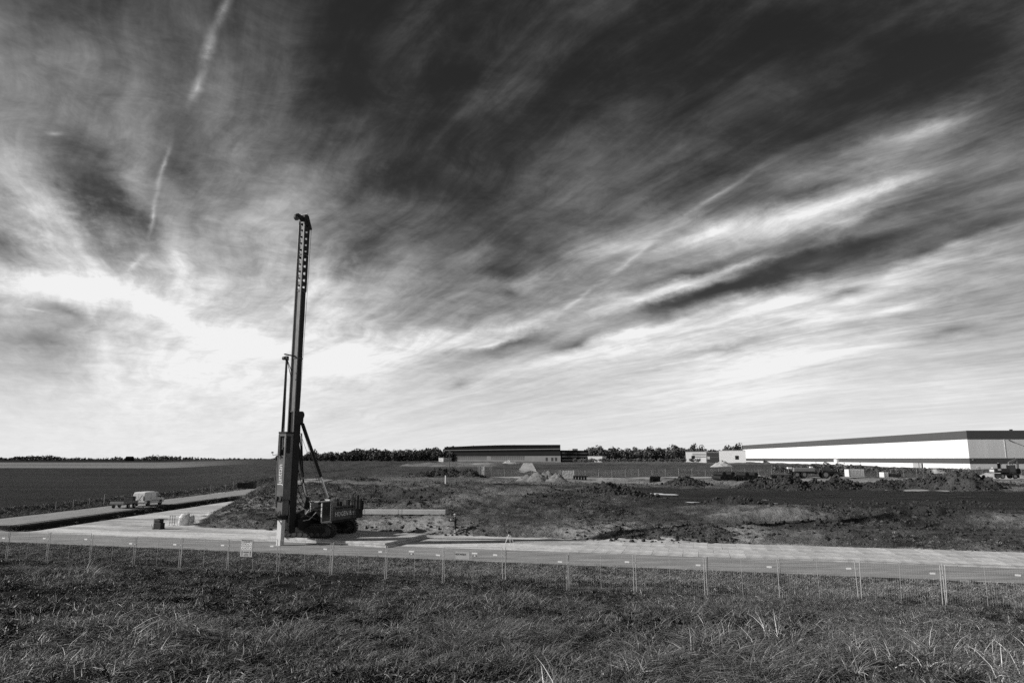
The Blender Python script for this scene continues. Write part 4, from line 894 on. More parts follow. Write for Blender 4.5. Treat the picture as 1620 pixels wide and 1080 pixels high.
# ------------------------------------------------------------------ heaps of loose sand, each a thing of its own
def heap(px, py, Y, r, h, label, m_, group=None, seed=0, ry=None):
    p = ad(px, py, Y); z = Hs(p.x, p.y) - .08; n = 40; V = [(0, 0, h)]; F_ = []
    for j in range(1, 15):
        for i in range(n):
            a = 2 * math.pi * i / n; rr = r * j / 14; x, y = rr * math.cos(a), rr * math.sin(a) * ((ry or r) / r)
            k_ = j / 14; zz = h * ((1 - k_) ** 1.05 + .05 * math.sin(k_ * math.pi)) + .24 * h * mnoise.fractal(Vector((x * .7 + seed, y * .7, seed)), .6, 2.0, 4) * (1 - k_ ** 3)
            V.append((x * (1 + .1 * math.sin(3 * a + seed)), y, max(zz, 0) if j < 14 else -.1))
    F_ = [(0, 1 + i, 1 + (i + 1) % n) for i in range(n)] + [(1 + (j - 1) * n + i, 1 + j * n + i, 1 + j * n + (i + 1) % n, 1 + (j - 1) * n + (i + 1) % n) for j in range(1, 14) for i in range(n)]
    o = MB().add(V, F_).build('sand_heap', m_, smooth=True); o.location = (p.x, p.y, z); tag(o, label, 'heap', group); return o
GRIT = mat('grey sand', .17, .95, var=.25, scale=1.0, bump=.5, bscale=3); PALE = mat('pale sand', .36, .95, var=.2, scale=.6, bump=.4, bscale=3)
heap(835, 761, 150, 3.2, 1.6, 'smallest grey sand heap at the end of the row by the haul road', GRIT, seed=1)
heap(851, 762, 149, 3.4, 2.0, 'grey sand heap second in the row, partly merged with its neighbours', GRIT, seed=2)
heap(866, 761, 152, 3.4, 2.3, 'tallest grey sand heap in the row by the haul road', GRIT, seed=3)
heap(880, 762, 148, 3.6, 2.1, 'broad grey sand heap ending the row towards the gate screen', GRIT, seed=4)
heap(1143, 727, 330, 5.5, 3.0, 'pale conical sand heap in front of the white buildings', PALE, seed=5)
heap(1190, 753, 178, 4.5, 1.4, 'low pale sand heap behind the row of black pipes', PALE, seed=6)
heap(1585, 751, 170, 7, 1.7, 'pale sand ramp where the excavator stands', PALE, seed=7)
heap(806, 730, 420, 6, 2.2, 'pale heap on the far grass before the dark warehouse', PALE, seed=8)
heap(1480, 747, 210, 3.5, 1.6, 'pale sand heap at the foot of the white warehouse wall', PALE, seed=9)
# ------------------------------------------------------------------ white warehouse
WW = mat('white wall cladding', .76, .6, var=.09, scale=.25, stretch=(1, 1, .12)); DG = mat('dark grey cladding', .075, .55, var=.06, scale=.3)
wx, wy = 175.0, 265.0; wzb = Hs(wx, wy) - .3; whs = empty('warehouse', (wx, wy, 2.1), R(-2.67), 'huge white warehouse with two dark grey bands, beyond the haul road', 'warehouse')
WLn, WDp = 300.0, 90.0
def band(name, z0, z1, m_, out=0.0): return MB().b2((-out, -out, z0), (WDp, WLn, z1)).build(name, m_, whs)
band('base_wall', -1.5, 2.95, WW); band('lower_band', 2.95, 5.05, DG, .04); band('upper_wall', 5.05, 12.2, WW); band('upper_band', 12.2, 15.4, DG, .05)
MB().b2((-.12, -.12, 15.4), (WDp, WLn, 15.55)).build('roof_edge', mat('pale roof trim', .3), whs)
for x, z_ in ((10.6, 3.6), ): MB().b2((10.0, -.06, 0.6), (11.15, -.005, 2.95)).build('door', BLK, whs)
MB().b2((13.6, -.08, 5.1), (13.72, -.005, 12.2)).build('downpipe', WW, whs)
for x in (1.2, 10.5): MB().box((x, -.1, 3.2 if x > 5 else 4.5), (.55, .2, .2)).build('wall_lamp', LGT, whs)
MB().box((2.8, -.08, 1.75), (.7, .1, .25)).build('wall_sign', WHT, whs)
MB().tube((15.6, -.12, 11.7), (21.8, -.12, 9.2), .06, 6).build('diagonal_pipe', BLK, whs); MB().box((15.6, -.2, 11.8), (.6, .3, .25)).build('flood_lamp', BLK, whs)  # thin dark tube slanting across the end wall
MB().b2((17.2, 1, 15.55), (18.0, 1.8, 16.0)).build('roof_vent', BLK, whs)
for y in (36, 92, 150): MB().tube((-.12, y, -.5), (-.12, y, 3.0), .12, 6).build('downpipe', STEEL, whs)
MB().b2((-.06, 34, .5), (-.01, 41, 2.9)).build('shutter_door', mat('pale shutter', .35, .6), whs); MB().b2((-.09, 33, .5), (-.02, 34, 2.9)).build('door', BLK, whs)
MB().b2((-1.2, 118, 2.0), (-.05, 121.5, 4.6)).build('entrance_canopy', WW, whs)
# ------------------------------------------------------------------ dark warehouse with loading docks
A = ad(703, 727.5, 650); B = ad(887, 729, 550); D_ = B - A; WL2 = math.hypot(D_.x, D_.y)
dw = empty('warehouse', (A.x, A.y, Hs(A.x, A.y) - .2), math.atan2(D_.y, D_.x), 'long dark warehouse with pale plinth and a row of loading docks', 'warehouse')
DK = mat('near black cladding', .008, .8, spec=0.0, var=.1, scale=.2); DK2 = mat('charcoal cladding', .018, .8, spec=0.0, var=.1, scale=.2); PLN = mat('pale concrete plinth', .13, .8, var=.12, scale=.2)
base_z = (min(A.z, B.z)) - dw.location.z
def db(name, z0, z1, m_, out=0.0, x0=0.0, x1=None): return MB().b2((x0, -out, z0), (WL2 if x1 is None else x1, 60, z1)).build(name, m_, dw)
db('plinth', -3, 4.9, PLN); db('lower_wall', 4.9, 8.2, DK2, .1); db('dark_band', 8.2, 10.1, DK, .15); db('light_strip', 10.1, 10.7, PLN, .05)
MB().prism([(0, 10.7), (WL2, 10.7), (WL2, 13.6), (WL2 * .55, 14.3), (WL2 * .3, 14.1), (0, 13.4)], (-.2, 60)).build('upper_wall', DK, dw)
MB().b2((.4, -.24, 12.0), (WL2 - .4, -.202, 12.2)).build('panel_joint', DK2, dw)
for i in range(40):
    x = 2 + i * 2.55
    if 56 < x < 63 or x > WL2 * .77: continue
    d_ = MB().b2((x, -.12, 1.7), (x + 1.7, -.004, 4.3)).build('dock_door', mat('grey dock door', .06, .6), dw); MB().b2((x - .15, -.3, 4.3), (x + 1.85, -.01, 4.6)).build('dock_seal', BLK, d_)
for x in (127, 133, 137): MB().b2((min(x, WL2 - 3), -.12, .8), (min(x, WL2 - 3) + 2.2, -.004, 3.6)).build('doorway', BLK, dw)
for x in (.25, .45, .62): MB().b2((WL2 * x, 5, 14.2), (WL2 * x + 3, 8, 14.8)).build('roof_unit', LGT, dw)
uw = math.atan2(D_.y, D_.x); dv = Vector((.06, 1)); lx_ = dv.x * math.cos(uw) + dv.y * math.sin(uw); ly_ = -dv.x * math.sin(uw) + dv.y * math.cos(uw)
for o in dw.children:                      # the plan is a parallelogram: the end walls run straight back
    for v_ in o.data.vertices:
        if v_.co.y > 1: v_.co.x += v_.co.y * lx_ / ly_
A2 = ad(888, 727, 585); B2 = ad(931, 726, 610); D2 = B2 - A2; L2 = math.hypot(D2.x, D2.y)
of = empty('office_block', (A2.x, A2.y, Hs(A2.x, A2.y)), math.atan2(D2.y, D2.x), 'low dark three-storey office block joined to the dark warehouse', 'building')
MB().b2((0, 0, -3), (L2, 25, 9.4)).build('wall', DK2, of)
for k in range(3): 
    r_ = MB().b2((.8, -.05, .9 + k * 2.9), (L2 - .8, -.004, 2.3 + k * 2.9)).build('window', GLS, of)
    for i in range(7): MB().b2((1.8 + i * 3.2, -.1, .9 + k * 2.9), (1.95 + i * 3.2, -.052, 2.3 + k * 2.9)).build('mullion', DK, r_)
MB().b2((-.15, -.15, 9.4), (L2 + .15, 25.1, 9.7)).build('roof', BLK, of); MB().b2((L2 * .5, 3, 9.7), (L2 * .7, 8, 11.2)).build('roof_unit', LGT, of)
# small pale buildings by the wood
def hall(px0, px1, pt, pbm, Y, label, m_, lines=0, dark=None):
    a = ad(px0, pbm, Y); b = ad(px1, pbm, Y); t_ = ad(px0, pt, Y); e = empty('hall', (a.x, Y, a.z), R(-18), label, 'building'); w = b.x - a.x; h = t_.z - a.z
    MB().b2((0, 0, -3), (w, 18, h)).build('wall', m_, e); MB().b2((-.2, -.2, h), (w + .2, 18.2, h + .25)).build('roof', LGT, e)
    for i in range(lines): MB().b2((w * .33, -.06, h * (.25 + .22 * i)), (w * .98, -.004, h * (.34 + .22 * i))).build('window', mat('far window', .12, .3), e)
    if dark: MB().b2((w * dark, -.06, .2), (w * dark + 2.5, -.005, h * .45)).build('door', BLK, e)
    else: MB().b2((w * .1, -.06, .0), (w * .1 + 2, -.005, h * .4)).build('door', LGT, e)
    return e
hall(1085, 1116, 714.5, 726, 520, 'low white office building with rows of windows before the wood', mat('white render', .7, .7, var=.08), 3, .28)
hall(1117, 1136, 715.5, 726, 545, 'low dark shed joined to the white office building', mat('dark shed boards', .05, .7), 1)
hall(1138, 1178, 712.5, 727, 500, 'plain white hall just before the corner of the white warehouse', mat('white hall sheet', .75, .7, var=.06), 0, .6)
hall(930, 953, 721.5, 727, 560, 'low pale site hut beyond the far grass', mat('white render', .7), 0)
hall(694, 702, 724, 728, 600, 'tiny pale hut against the end of the dark warehouse', mat('white render', .7), 0)
# ------------------------------------------------------------------ pipes
PIPE = mat('black plastic pipe', .018, .5, spec=.4)
def hollow(m_, a, b, r, n=12, ri=.8):
    a, b = Vector(a), Vector(b); m_.tube(a, b, r, n, cap=False); m_.tube(a, b, r * ri, n, cap=False)
    d = (b - a).normalized(); e1 = d.orthogonal().normalized(); e2 = d.cross(e1)
    for p in (a, b):
        ring = [p + (e1 * math.cos(2 * math.pi * i / n) + e2 * math.sin(2 * math.pi * i / n)) * r for i in range(n)] + [p + (e1 * math.cos(2 * math.pi * i / n) + e2 * math.sin(2 * math.pi * i / n)) * r * ri for i in range(n)]
        m_.add(ring, [(i, (i + 1) % n, n + (i + 1) % n, n + i) for i in range(n)])
pm = MB(); hollow(pm, (0, -3, .46), (0, 3, .46), .46); 
for k in range(9): pm.tube((0, -2.8 + k * .7, .46), (0, -2.66 + k * .7, .46), .5, 12)
pipe_me = pm.mesh('drain_pipe', PIPE, smooth=False)
p0 = ad(1136, 760.5, 158); p1 = ad(1207, 760, 158)
for i in range(11):
    x = p0.x + (p1.x - p0.x) * i / 10; o = bpy.data.objects.new('drain_pipe', pipe_me); S.collection.objects.link(o); o.location = (x, 158, Hs(x, 155) + .02); o.rotation_euler = (0, 0, R(random.uniform(-3, 3))); tag(o, '%s ribbed black pipe of the row, counted from the strapped bundle' % ORD[i + 1], 'pipe', 'black pipes in a row')
    if i in (1, 3, 4, 6): o.location.z += .45 * 0
    if i in (0, 2, 5, 7):
        o2 = o.copy(); S.collection.objects.link(o2); o2.location = (x + .48, 158, o.location.z + .86); o2['label'] = 'ribbed black pipe resting on top of the %s pipe of the row' % ORD[i + 1]; o2['group'] = 'black pipes on top of the row'
lm_ = MB(); hollow(lm_, (-2.4, 0, .33), (2.4, 0, .33), .33)
for k in range(12): lm_.tube((-2.3 + k * .4, 0, .33), (-2.2 + k * .4, 0, .33), .36, 12)
lme = lm_.mesh('drain_pipe', PIPE)
for k, (dx_, dz_) in enumerate(((0, 0), (0, .62))):
    p = ad(1238, 760, 156); o = bpy.data.objects.new('drain_pipe', lme); S.collection.objects.link(o); o.location = (p.x, 156 + k * .25, Hs(p.x, 156) + dz_); o.rotation_euler = (0, 0, R(2)); tag(o, ('lower', 'upper')[k] + ' long black pipe of the pair lying before the tank trailer', 'pipe')
p = ad(1036, 761.5, 150); cr = empty('pipe_bundle', (p.x, 150, Hs(p.x, 150)), R(3), 'short strapped bundle of black pipes with a rod on the pale haul road', 'pipe bundle')
for i, (y_, z_) in enumerate(((-.4, .26), (.15, .26), (-.12, .74), (-.4, 1.1))): 
    m = MB(); hollow(m, (-1.1, y_, z_), (1.1, y_, z_), .25); m.build('pipe', PIPE, cr)
m = MB(); m.tube((-6, -.5, .4), (-1.1, -.4, .5), .05, 6); m.build('rod', STEEL, cr)
for x in (-.6, .6): MB().b2((x - .04, -.68, .0), (x + .04, .42, 1.4)).build('strap', BLK, cr)
p = ad(918, 757, 160); bs_ = empty('timber_stack', (p.x, 160, Hs(p.x, 160)), 0, 'low dark stack of beams beside the sand heaps', 'timber stack')
for i in range(5): MB().b2((-1.6 + i * .65, -.5, 0), (-1.2 + i * .65, .5, .75)).build('beam', BLK, bs_)
MB().b2((-1.7, -.4, .75), (1.7, .4, .95)).build('beam', BLK, bs_)
# ------------------------------------------------------------------ tractor and tank trailer
TD = mat('dark tractor paint', .03, .45, var=.2); TP = mat('grey tank paint', .2, .5, var=.1)
p = ad(1313, 757.5, 168); tz_ = Hs(p.x, p.y) + .16; trc = empty('tractor', (p.x, p.y, tz_), R(-4), 'dark farm tractor hitched to a tank trailer on the haul road', 'tractor')
for sy in (-1, 1): wheel(trc, (-1.25, sy * .85, .92), .92, .5, 24); wheel(trc, (1.3, sy * .85, .68), .68, .42, 22)
m = MB(); m.prism([(-.3, .9), (2.35, .75), (2.45, 1.2), (2.3, 1.62), (-.3, 1.85)], (-.42, .42)); m.build('bonnet', TD, trc, bevel=.05)
m = MB(); m.b2((-1.9, -.45, .6), (2.2, .45, 1.0)); m.b2((2.3, -.35, .5), (2.95, .35, 1.0)); m.build('chassis', BLK, trc)
m = MB(); m.b2((-1.5, -.72, 1.35), (.0, .72, 1.75)); m.b2((-1.45, -.72, 2.72), (.05, .72, 2.86))
for x in (-1.42, -.03):
    for y in (-.68, .68): m.box((x, y, 2.2), (.08, .08, 1.05))
cb_ = m.build('cab', TD, trc); MB().b2((-1.40, -.675, 1.76), (-.05, .675, 2.7)).build('glazing', GLS, cb_)
for sy in (-1, 1): m = MB(); m.prism([(-2.2, 1.3), (-1.9, 1.85), (-1.2, 2.0), (-.5, 1.7), (-.5, 1.55), (-1.2, 1.88), (-1.8, 1.75), (-2.1, 1.25)], (sy * .85 - .28, sy * .85 + .28)); m.build('mudguard', TD, trc)
MB().tube((.5, -.3, 1.8), (.5, -.3, 2.7), .05, 8).build('exhaust', STEEL, trc)
p = ad(1273, 757.5, 168); tt_ = empty('tank_trailer', (p.x - .3, p.y, Hs(p.x, p.y) + .16), R(-4), 'grey tank trailer on twin axles drawn by the dark tractor', 'trailer')
m = MB(); m.b2((-2.5, -1.05, 1.35), (2.6, 1.05, 2.35)); m.build('tank', TP, tt_, bevel=.18); m = MB(); m.b2((-2.7, -.6, 1.0), (2.6, .6, 1.33)); m.tube((2.6, 0, 1.1), (4.0, 0, .9), .09, 8); m.build('chassis', BLK, tt_)
for x in (-1.75, -.05):
    for sy in (-1, 1): wheel(tt_, (x, sy * .9, .72), .72, .5, 22)
MB().b2((1.7, -.35, 2.35), (2.3, .35, 2.6)).build('hatch', WHT, tt_); m = MB(); m.tube((-2.6, 0, 1.5), (-3.2, 0, 1.5), .22, 12); m.b2((-3.5, -.8, .9), (-3.1, .8, 1.25)); m.build('spreader', BLK, tt_); MB().b2((-3.6, -.5, 2.1), (-2.7, .5, 2.45)).build('hose_box', WHT, tt_); MB().b2((-3.2, -.1, 1.3), (-3.0, .1, 2.1)).build('bracket', BLK, tt_)
# containers and huts
def container(px0, px1, pbm, Y, h, m_, label, dark=False):
    a = ad(px0, pbm, Y); b = ad(px1, pbm, Y); w = b.x - a.x; e = empty('site_container', ((a.x + b.x) / 2, Y, Hs(a.x, Y) + .1), R(1), label, 'container')
    MB().b2((-w / 2, -1.2, 0), (w / 2, 1.2, h)).build('box', m_, e, bevel=.04)
    n = max(4, int(w / .35)); rm_ = MB().b2((-.06, -1.25, .12), (.06, -1.2, h - .12)).mesh('rib', m_)
    for i in range(n): part('rib', rm_, e, (-w / 2 + (i + .5) * w / n, 0, 0))
    for x in (-w / 2, w / 2): MB().box((x, -1.2, h / 2), (.14, .14, h + .02)).build('corner_post', LGT if not dark else BLK, e)
container(1340, 1363, 754, 180, 1.9, mat('pale container paint', .6, .6, var=.08), 'pale site container standing before the far fence')
container(1402, 1421, 752, 181, 1.2, mat('dark container paint', .05, .6), 'low dark container near the far fence', True)
container(1395, 1401, 752, 181.2, 1.5, mat('pale container paint', .6), 'small pale box beside the low dark container')
# ------------------------------------------------------------------ excavator
p = ad(1592, 757, 160); ex = empty('excavator', (p.x, p.y, Hs(p.x, p.y) + .3), R(-6), 'dark wheeled excavator with its boom folded up on the sand ramp', 'excavator')
m = MB(); m.b2((-1.9, -1.05, .75), (1.9, 1.05, 1.15)); m.b2((1.9, -1.1, .2), (2.3, 1.1, .95)); m.build('chassis', BLK, ex)
for x in (-1.35, 1.35):
    for sy in (-1, 1): wheel(ex, (x, sy * 1.0, .55), .55, .4, 20)
m = MB(); m.b2((-2.9, -1.15, 1.35), (.3, 1.15, 2.3)); m.b2((-.6, -1.0, 1.15), (.6, 1.0, 1.36)); up = m.build('upper_body', TD, ex, bevel=.12)
MB().b2((-2.95, -.9, 1.5), (-2.9, .9, 2.1)).build('rear_grille', LGT, up); MB().b2((-2.2, -1.17, 1.95), (-1.5, -1.14, 2.15)).build('marking', WHT, up); MB().b2((-2.5, .2, 2.3), (-1.6, .9, 2.55)).build('engine_cover', LGT, up)
m = MB(); m.b2((.2, -1.12, 1.2), (1.75, -.15, 1.5)); m.b2((.2, -1.12, 3.0), (1.65, -.15, 3.12))
for x in (.25, 1.6):
    for y in (-1.08, -.2): m.box((x, y, 2.25), (.09, .09, 1.55))
exc = m.build('cab', TD, ex); MB().b2((.28, -1.05, 1.52), (1.6, -.2, 2.98)).build('glazing', GLS, exc); MB().b2((.5, -.9, 3.12), (1.2, -.4, 3.2)).build('roof_lamp', WHT, exc)
def beam_path(pts, w, h, name, m_, parent, y):
    m = MB()
    for (a, b), (c, d) in zip(pts[:-1], pts[1:]):
        v_ = Vector((c - a, 0, d - b)); L_ = v_.length; ang = -math.atan2(d - b, c - a); m.box(((a + c) / 2, y, (b + d) / 2), (L_ + h * .6, w, h), Matrix.Rotation(ang, 3, 'Y'))
    return m.build(name, m_, parent, bevel=.04)
beam_path([(.5, 1.7), (1.3, 3.6), (2.6, 4.35)], .42, .5, 'boom', mat('grey boom paint', .12, .5, var=.2), ex, .35)
beam_path([(2.7, 4.5), (3.0, 3.2), (2.9, 2.2)], .34, .38, 'dipper_arm', mat('grey boom paint', .12), ex, .35)
m = MB(); m.tube((.9, .35, 1.6), (1.9, .35, 3.3), .09, 8); m.tube((1.4, .35, 4.05), (2.55, .35, 4.75), .08, 8); m.build('ram', STEEL, ex)
m = MB(); m.prism([(2.5, 2.2), (3.15, 2.3), (3.3, 1.4), (2.75, .95), (2.35, 1.2), (2.75, 1.5)], (-.15, .85)); m.build('bucket', BLK, ex)
# ------------------------------------------------------------------ trees
LEAF = mat('dark foliage', .085, .8, var=.3, scale=.3, rnd=.25, attr='lt'); BARK = mat('bark', .06, .9)  # foliage lightened overall, so distance haze sits partly in the colour
def crown_arrays(cx, cy, cz, rx, ry, rz, nl, size, rng):
    """leaf-clump faces on a dozen uneven lobes spread through the crown"""
    lob = rng.normal(0, 1, (11, 3)); lob /= np.linalg.norm(lob, axis=1)[:, None]; lob *= rng.uniform(.25, .72, (11, 1)); lr = rng.uniform(.28, .55, 11)
    pick = rng.integers(0, 11, nl); d = rng.normal(0, 1, (nl, 3)); d /= np.linalg.norm(d, axis=1)[:, None]
    P = lob[pick] + d * (lr[pick] * rng.uniform(.75, 1.08, nl) ** .5)[:, None]
    P = P * [rx, ry, rz] + [cx, cy, cz]
    n = d + rng.normal(0, .55, (nl, 3)); n /= np.linalg.norm(n, axis=1)[:, None]
    a = np.cross(n, rng.normal(0, 1, (nl, 3))); a /= np.linalg.norm(a, axis=1)[:, None]; b = np.cross(n, a)
    sz = size * rng.uniform(.5, 1.35, (nl, 1)); a = a * sz; b = b * sz * .7
    V = np.stack([P - a, P - b * .9, P + a, P + b], 1).reshape(-1, 3); lt = np.repeat(rng.uniform(.65, 1.35, nl), 4)
    Fq = np.arange(nl * 4).reshape(-1, 4); return V, Fq, lt
def tree_mesh(seed, h, w, nl, size):
    rng = np.random.default_rng(seed); V, Fq, lt = crown_arrays(0, 0, h * .60, w * .5, w * .5, h * .46, nl, size, rng)
    cm = npmesh('crown', V, Fq, LEAF, {'lt': lt}, smooth=False)
    m = MB(); m.tube((0, 0, 0), (0, 0, h * .45), w * .03, 8, r1=w * .02)
    for k in range(6):
        a = k * 1.05 + seed; m.tube((0, 0, h * (.2 + .05 * k)), (math.cos(a) * w * .28, math.sin(a) * w * .28, h * (.5 + .05 * k)), w * .014, 5, r1=w * .005)
    return cm, m.mesh('trunk', BARK)
TREES = [tree_mesh(11, 12, 9, 520, .75), tree_mesh(12, 12, 12, 640, .8), tree_mesh(13, 12, 7, 420, .65)]
def tree(px, pt, pbm, Y, k, label, group=None, wide=1.0):
    a = ad(px, pbm, Y); t_ = ad(px, pt, Y); h = t_.z - a.z; s_ = h / 12; e = empty('tree', a, random.uniform(0, 6), label, 'tree', group); e.scale = (s_ * wide, s_ * wide, s_)
    part('crown', TREES[k][0], e); part('trunk', TREES[k][1], e); return e
tree(1070, 703, 726, 640, 1, 'broad rounded tree rising above the wood behind the white office building', wide=1.4)
tree(1098, 701, 726, 620, 2, 'dark flat-topped tree standing behind the low white office building')
tree(1107, 704, 726, 630, 0, 'mid grey tree close beside the dark flat-topped one')
tree(1150, 704, 726, 600, 0, 'first of the trees behind the plain white hall', wide=1.2); tree(1166, 700.5, 726, 600, 1, 'tallest tree behind the plain white hall'); tree(1158, 706, 726, 610, 2, 'slim tree between the two behind the plain white hall')
tree(1025, 705.5, 726, 700, 1, 'rounded tree standing out at the front of the far wood', wide=1.2)
tree(948, 704.5, 726, 720, 1, 'rounded tree beside the low office block at the wood edge', wide=1.3)
def wood(name, label, spans, n, size, seed, nl=150):
    rng = np.random.default_rng(seed); VV, FF, LL = [], [], []; off = 0
    for i in range(n):
        px, pt, pbm, Y = spans(i / max(n - 1, 1), rng); a = ad(px, pbm, Y); t_ = ad(px, pt, Y); h = max(t_.z - a.z, 2); w = h * rng.uniform(.75, 1.2)
        V, Fq, lt = crown_arrays(a.x, a.y, a.z + h * .44, w * .6, w * .6, h * .6, nl, h * size, rng); lt = lt * rng.uniform(.5, 1.5)
        VV.append(V); FF.append(Fq + off); LL.append(lt); off += len(V)
    o = bpy.data.objects.new(name, npmesh(name, np.concatenate(VV), np.concatenate(FF), LEAF, {'lt': np.concatenate(LL)}, smooth=False)); S.collection.objects.link(o); tag(o, label, 'wood', kind='stuff')
def mid_wood(t, r):
    px = 440 + 275 * t; top = np.interp(px, [440, 470, 500, 540, 560, 590, 640, 715], [717, 714, 712, 712, 709, 708.5, 709, 707.5])
    row = r.integers(0, 3); return px + r.uniform(-3, 3), top + r.uniform(-1.0, 3) + (2 - row) * 2.2, 727.5, 640 + row * 60
wood('far_wood', 'mixed wood lining the horizon between rig and dark warehouse', mid_wood, 170, .10, 3, 260)
def right_wood(t, r):
    px = 928 + 255 * t; top = np.interp(px, [928, 950, 1000, 1040, 1060, 1120, 1180], [707, 706, 708.5, 707, 708, 709, 708]); row = r.integers(0, 3)
    return px + r.uniform(-3, 3), top + r.uniform(-.6, 3) + (2 - row) * 2, 726.5, 680 + row * 60
wood('far_wood', 'dark wood lining the horizon between the two warehouses', right_wood, 150, .10, 4, 260)
def left_trees(t, r):
    px = -60 + 520 * t; top = np.interp(px, [-60, 20, 28, 40, 85, 95, 150, 180, 190, 205, 225, 235, 255, 300, 320, 440, 460], [722, 722, 720, 719.5, 719.5, 722.5, 723.5, 723, 721, 723.5, 722.5, 720, 720, 722, 723.5, 724, 724])
    return px + r.uniform(-2, 2), top + r.uniform(-.3, 2.2), 727.5, 1900 + r.uniform(0, 150)
wood('far_wood', 'low dark tree belt on the flat horizon behind the ploughed field', left_trees, 300, .16, 5, 60)
hs = ad(203, 727.5, 1880); e = empty('barn', hs, 0, 'far small barn with a pitched roof among the tree belt on the horizon', 'building'); MB().b2((-9, 0, -2), (9, 12, 5)).build('wall', DK, e); m = MB(); m.prism([(-9.5, 5), (9.5, 5), (6, 10), (-6, 10)], (-.4, 12.4)); m.build('roof', DK2, e)
# shrubs along the foot of the white warehouse
def shrub_belt(t, r):
    px = 1225 + 310 * t; return px + r.uniform(-4, 4), np.interp(px, [1225, 1290, 1330, 1380, 1450, 1535], [735, 733, 732, 737, 741, 744]) + r.uniform(-1, 4), np.interp(px, [1225, 1535], [747, 751]), 205 + r.uniform(0, 30)
wood('shrub_belt', 'loose dark shrubs along the foot of the white warehouse', shrub_belt, 110, .12, 6, 120)
def off_shrubs(t, r):
    px = 905 + 200 * t; return px + r.uniform(-5, 5), 724.5 + r.uniform(-1, 3.5), 730, 400 + r.uniform(0, 60)
wood('shrub_belt', 'low dark scrub on the far grass before the right-hand wood', off_shrubs, 120, .16, 9, 60)
# ------------------------------------------------------------------ grass, reeds, weeds and clods: instanced on scattered points
def gn_scatter(name, pts, rot, scl, idx_, protos, label, cat):
    coll = bpy.data.collections.new(name + '_source')
    for p_ in protos: coll.objects.link(p_)
    me = bpy.data.meshes.new(name); me.vertices.add(len(pts)); me.vertices.foreach_set('co', np.asarray(pts, np.float32).ravel())
    a = me.attributes.new('rot', 'FLOAT_VECTOR', 'POINT'); a.data.foreach_set('vector', np.asarray(rot, np.float32).ravel())
    a = me.attributes.new('scl', 'FLOAT', 'POINT'); a.data.foreach_set('value', np.asarray(scl, np.float32))
    a = me.attributes.new('pick', 'INT', 'POINT'); a.data.foreach_set('value', np.asarray(idx_, np.int32))
    o = bpy.data.objects.new(name, me); S.collection.objects.link(o)
    g = bpy.data.node_groups.new(name, 'GeometryNodeTree'); g.interface.new_socket('Geometry', in_out='INPUT', socket_type='NodeSocketGeometry'); g.interface.new_socket('Geometry', in_out='OUTPUT', socket_type='NodeSocketGeometry')
    gi = g.nodes.new('NodeGroupInput'); go = g.nodes.new('NodeGroupOutput'); ins = g.nodes.new('GeometryNodeInstanceOnPoints'); ci = g.nodes.new('GeometryNodeCollectionInfo')
    ci.inputs['Collection'].default_value = coll; ci.inputs['Separate Children'].default_value = True; ci.inputs['Reset Children'].default_value = True
    def na(n_, ty):
        q = g.nodes.new('GeometryNodeInputNamedAttribute'); q.data_type = ty; q.inputs['Name'].default_value = n_; return [s_ for s_ in q.outputs if s_.enabled and s_.name == 'Attribute'][0]
    g.links.new(gi.outputs[0], ins.inputs['Points']); g.links.new(ci.outputs[0], ins.inputs['Instance']); ins.inputs['Pick Instance'].default_value = True
    g.links.new(na('pick', 'INT'), ins.inputs['Instance Index']); g.links.new(na('rot', 'FLOAT_VECTOR'), ins.inputs['Rotation']); g.links.new(na('scl', 'FLOAT'), ins.inputs['Scale'])
    g.links.new(ins.outputs[0], go.inputs[0]); md = o.modifiers.new('scatter', 'NODES'); md.node_group = g
    return tag(o, label, cat, kind='stuff')
def tuft(name, seed, n, L, w, spread, lean, m_, bright=.08, curl=.5):
    rng = np.random.default_rng(seed); V = []; Fq = []; lt = []
    for i in range(n):
        a = rng.uniform(0, 2 * math.pi); r_ = spread * math.sqrt(rng.uniform()); bx, by = r_ * math.cos(a), r_ * math.sin(a)
        l = L * rng.uniform(.55, 1.2); az_ = rng.uniform(0, 2 * math.pi); tl = rng.uniform(.1, 1.25); dx_, dy_ = math.cos(az_) * tl + lean, math.sin(az_) * tl
        q = rng.uniform(0, math.pi); wx_, wy_ = math.cos(q) * w * .5, math.sin(q) * w * .5; b_ = rng.uniform(.55, 1.3) * (3.5 if rng.uniform() < bright else 1)  # some blades much paler: dry ones, and sun highlights put into the colour
        k0 = len(V)
        for t_, ww in ((0, .7), (.38, 1.0), (.74, .75), (1.0, .1)):
            h_ = l * (t_ - curl * .45 * t_ * t_); d_ = l * (t_ * .35 + curl * t_ * t_ * .6)
            x, y, z = bx + dx_ * d_, by + dy_ * d_, h_
            V += [(x - wx_ * ww, y - wy_ * ww, z), (x + wx_ * ww, y + wy_ * ww, z)]; lt += [b_, b_]
        for s_ in range(3): Fq.append((k0 + 2 * s_, k0 + 2 * s_ + 1, k0 + 2 * s_ + 3, k0 + 2 * s_ + 2))
    me = npmesh(name, V, Fq, m_, {'lt': lt}, smooth=False); return bpy.data.objects.new(name, me)
GRS = mat('grass blade', .118, .6, spec=.25, rnd=.35, attr='lt'); RED = mat('reed blade', .15, .5, spec=.3, rnd=.35, attr='lt'); WED = mat('weed leaf', .04, .5, spec=.35, rnd=.3, attr='lt'); DRY = mat('dry bank grass', .30, .8, spec=.1, rnd=.2, attr='lt'); GRB = mat('bank grass', .105, .8, spec=.1, rnd=.25, attr='lt')
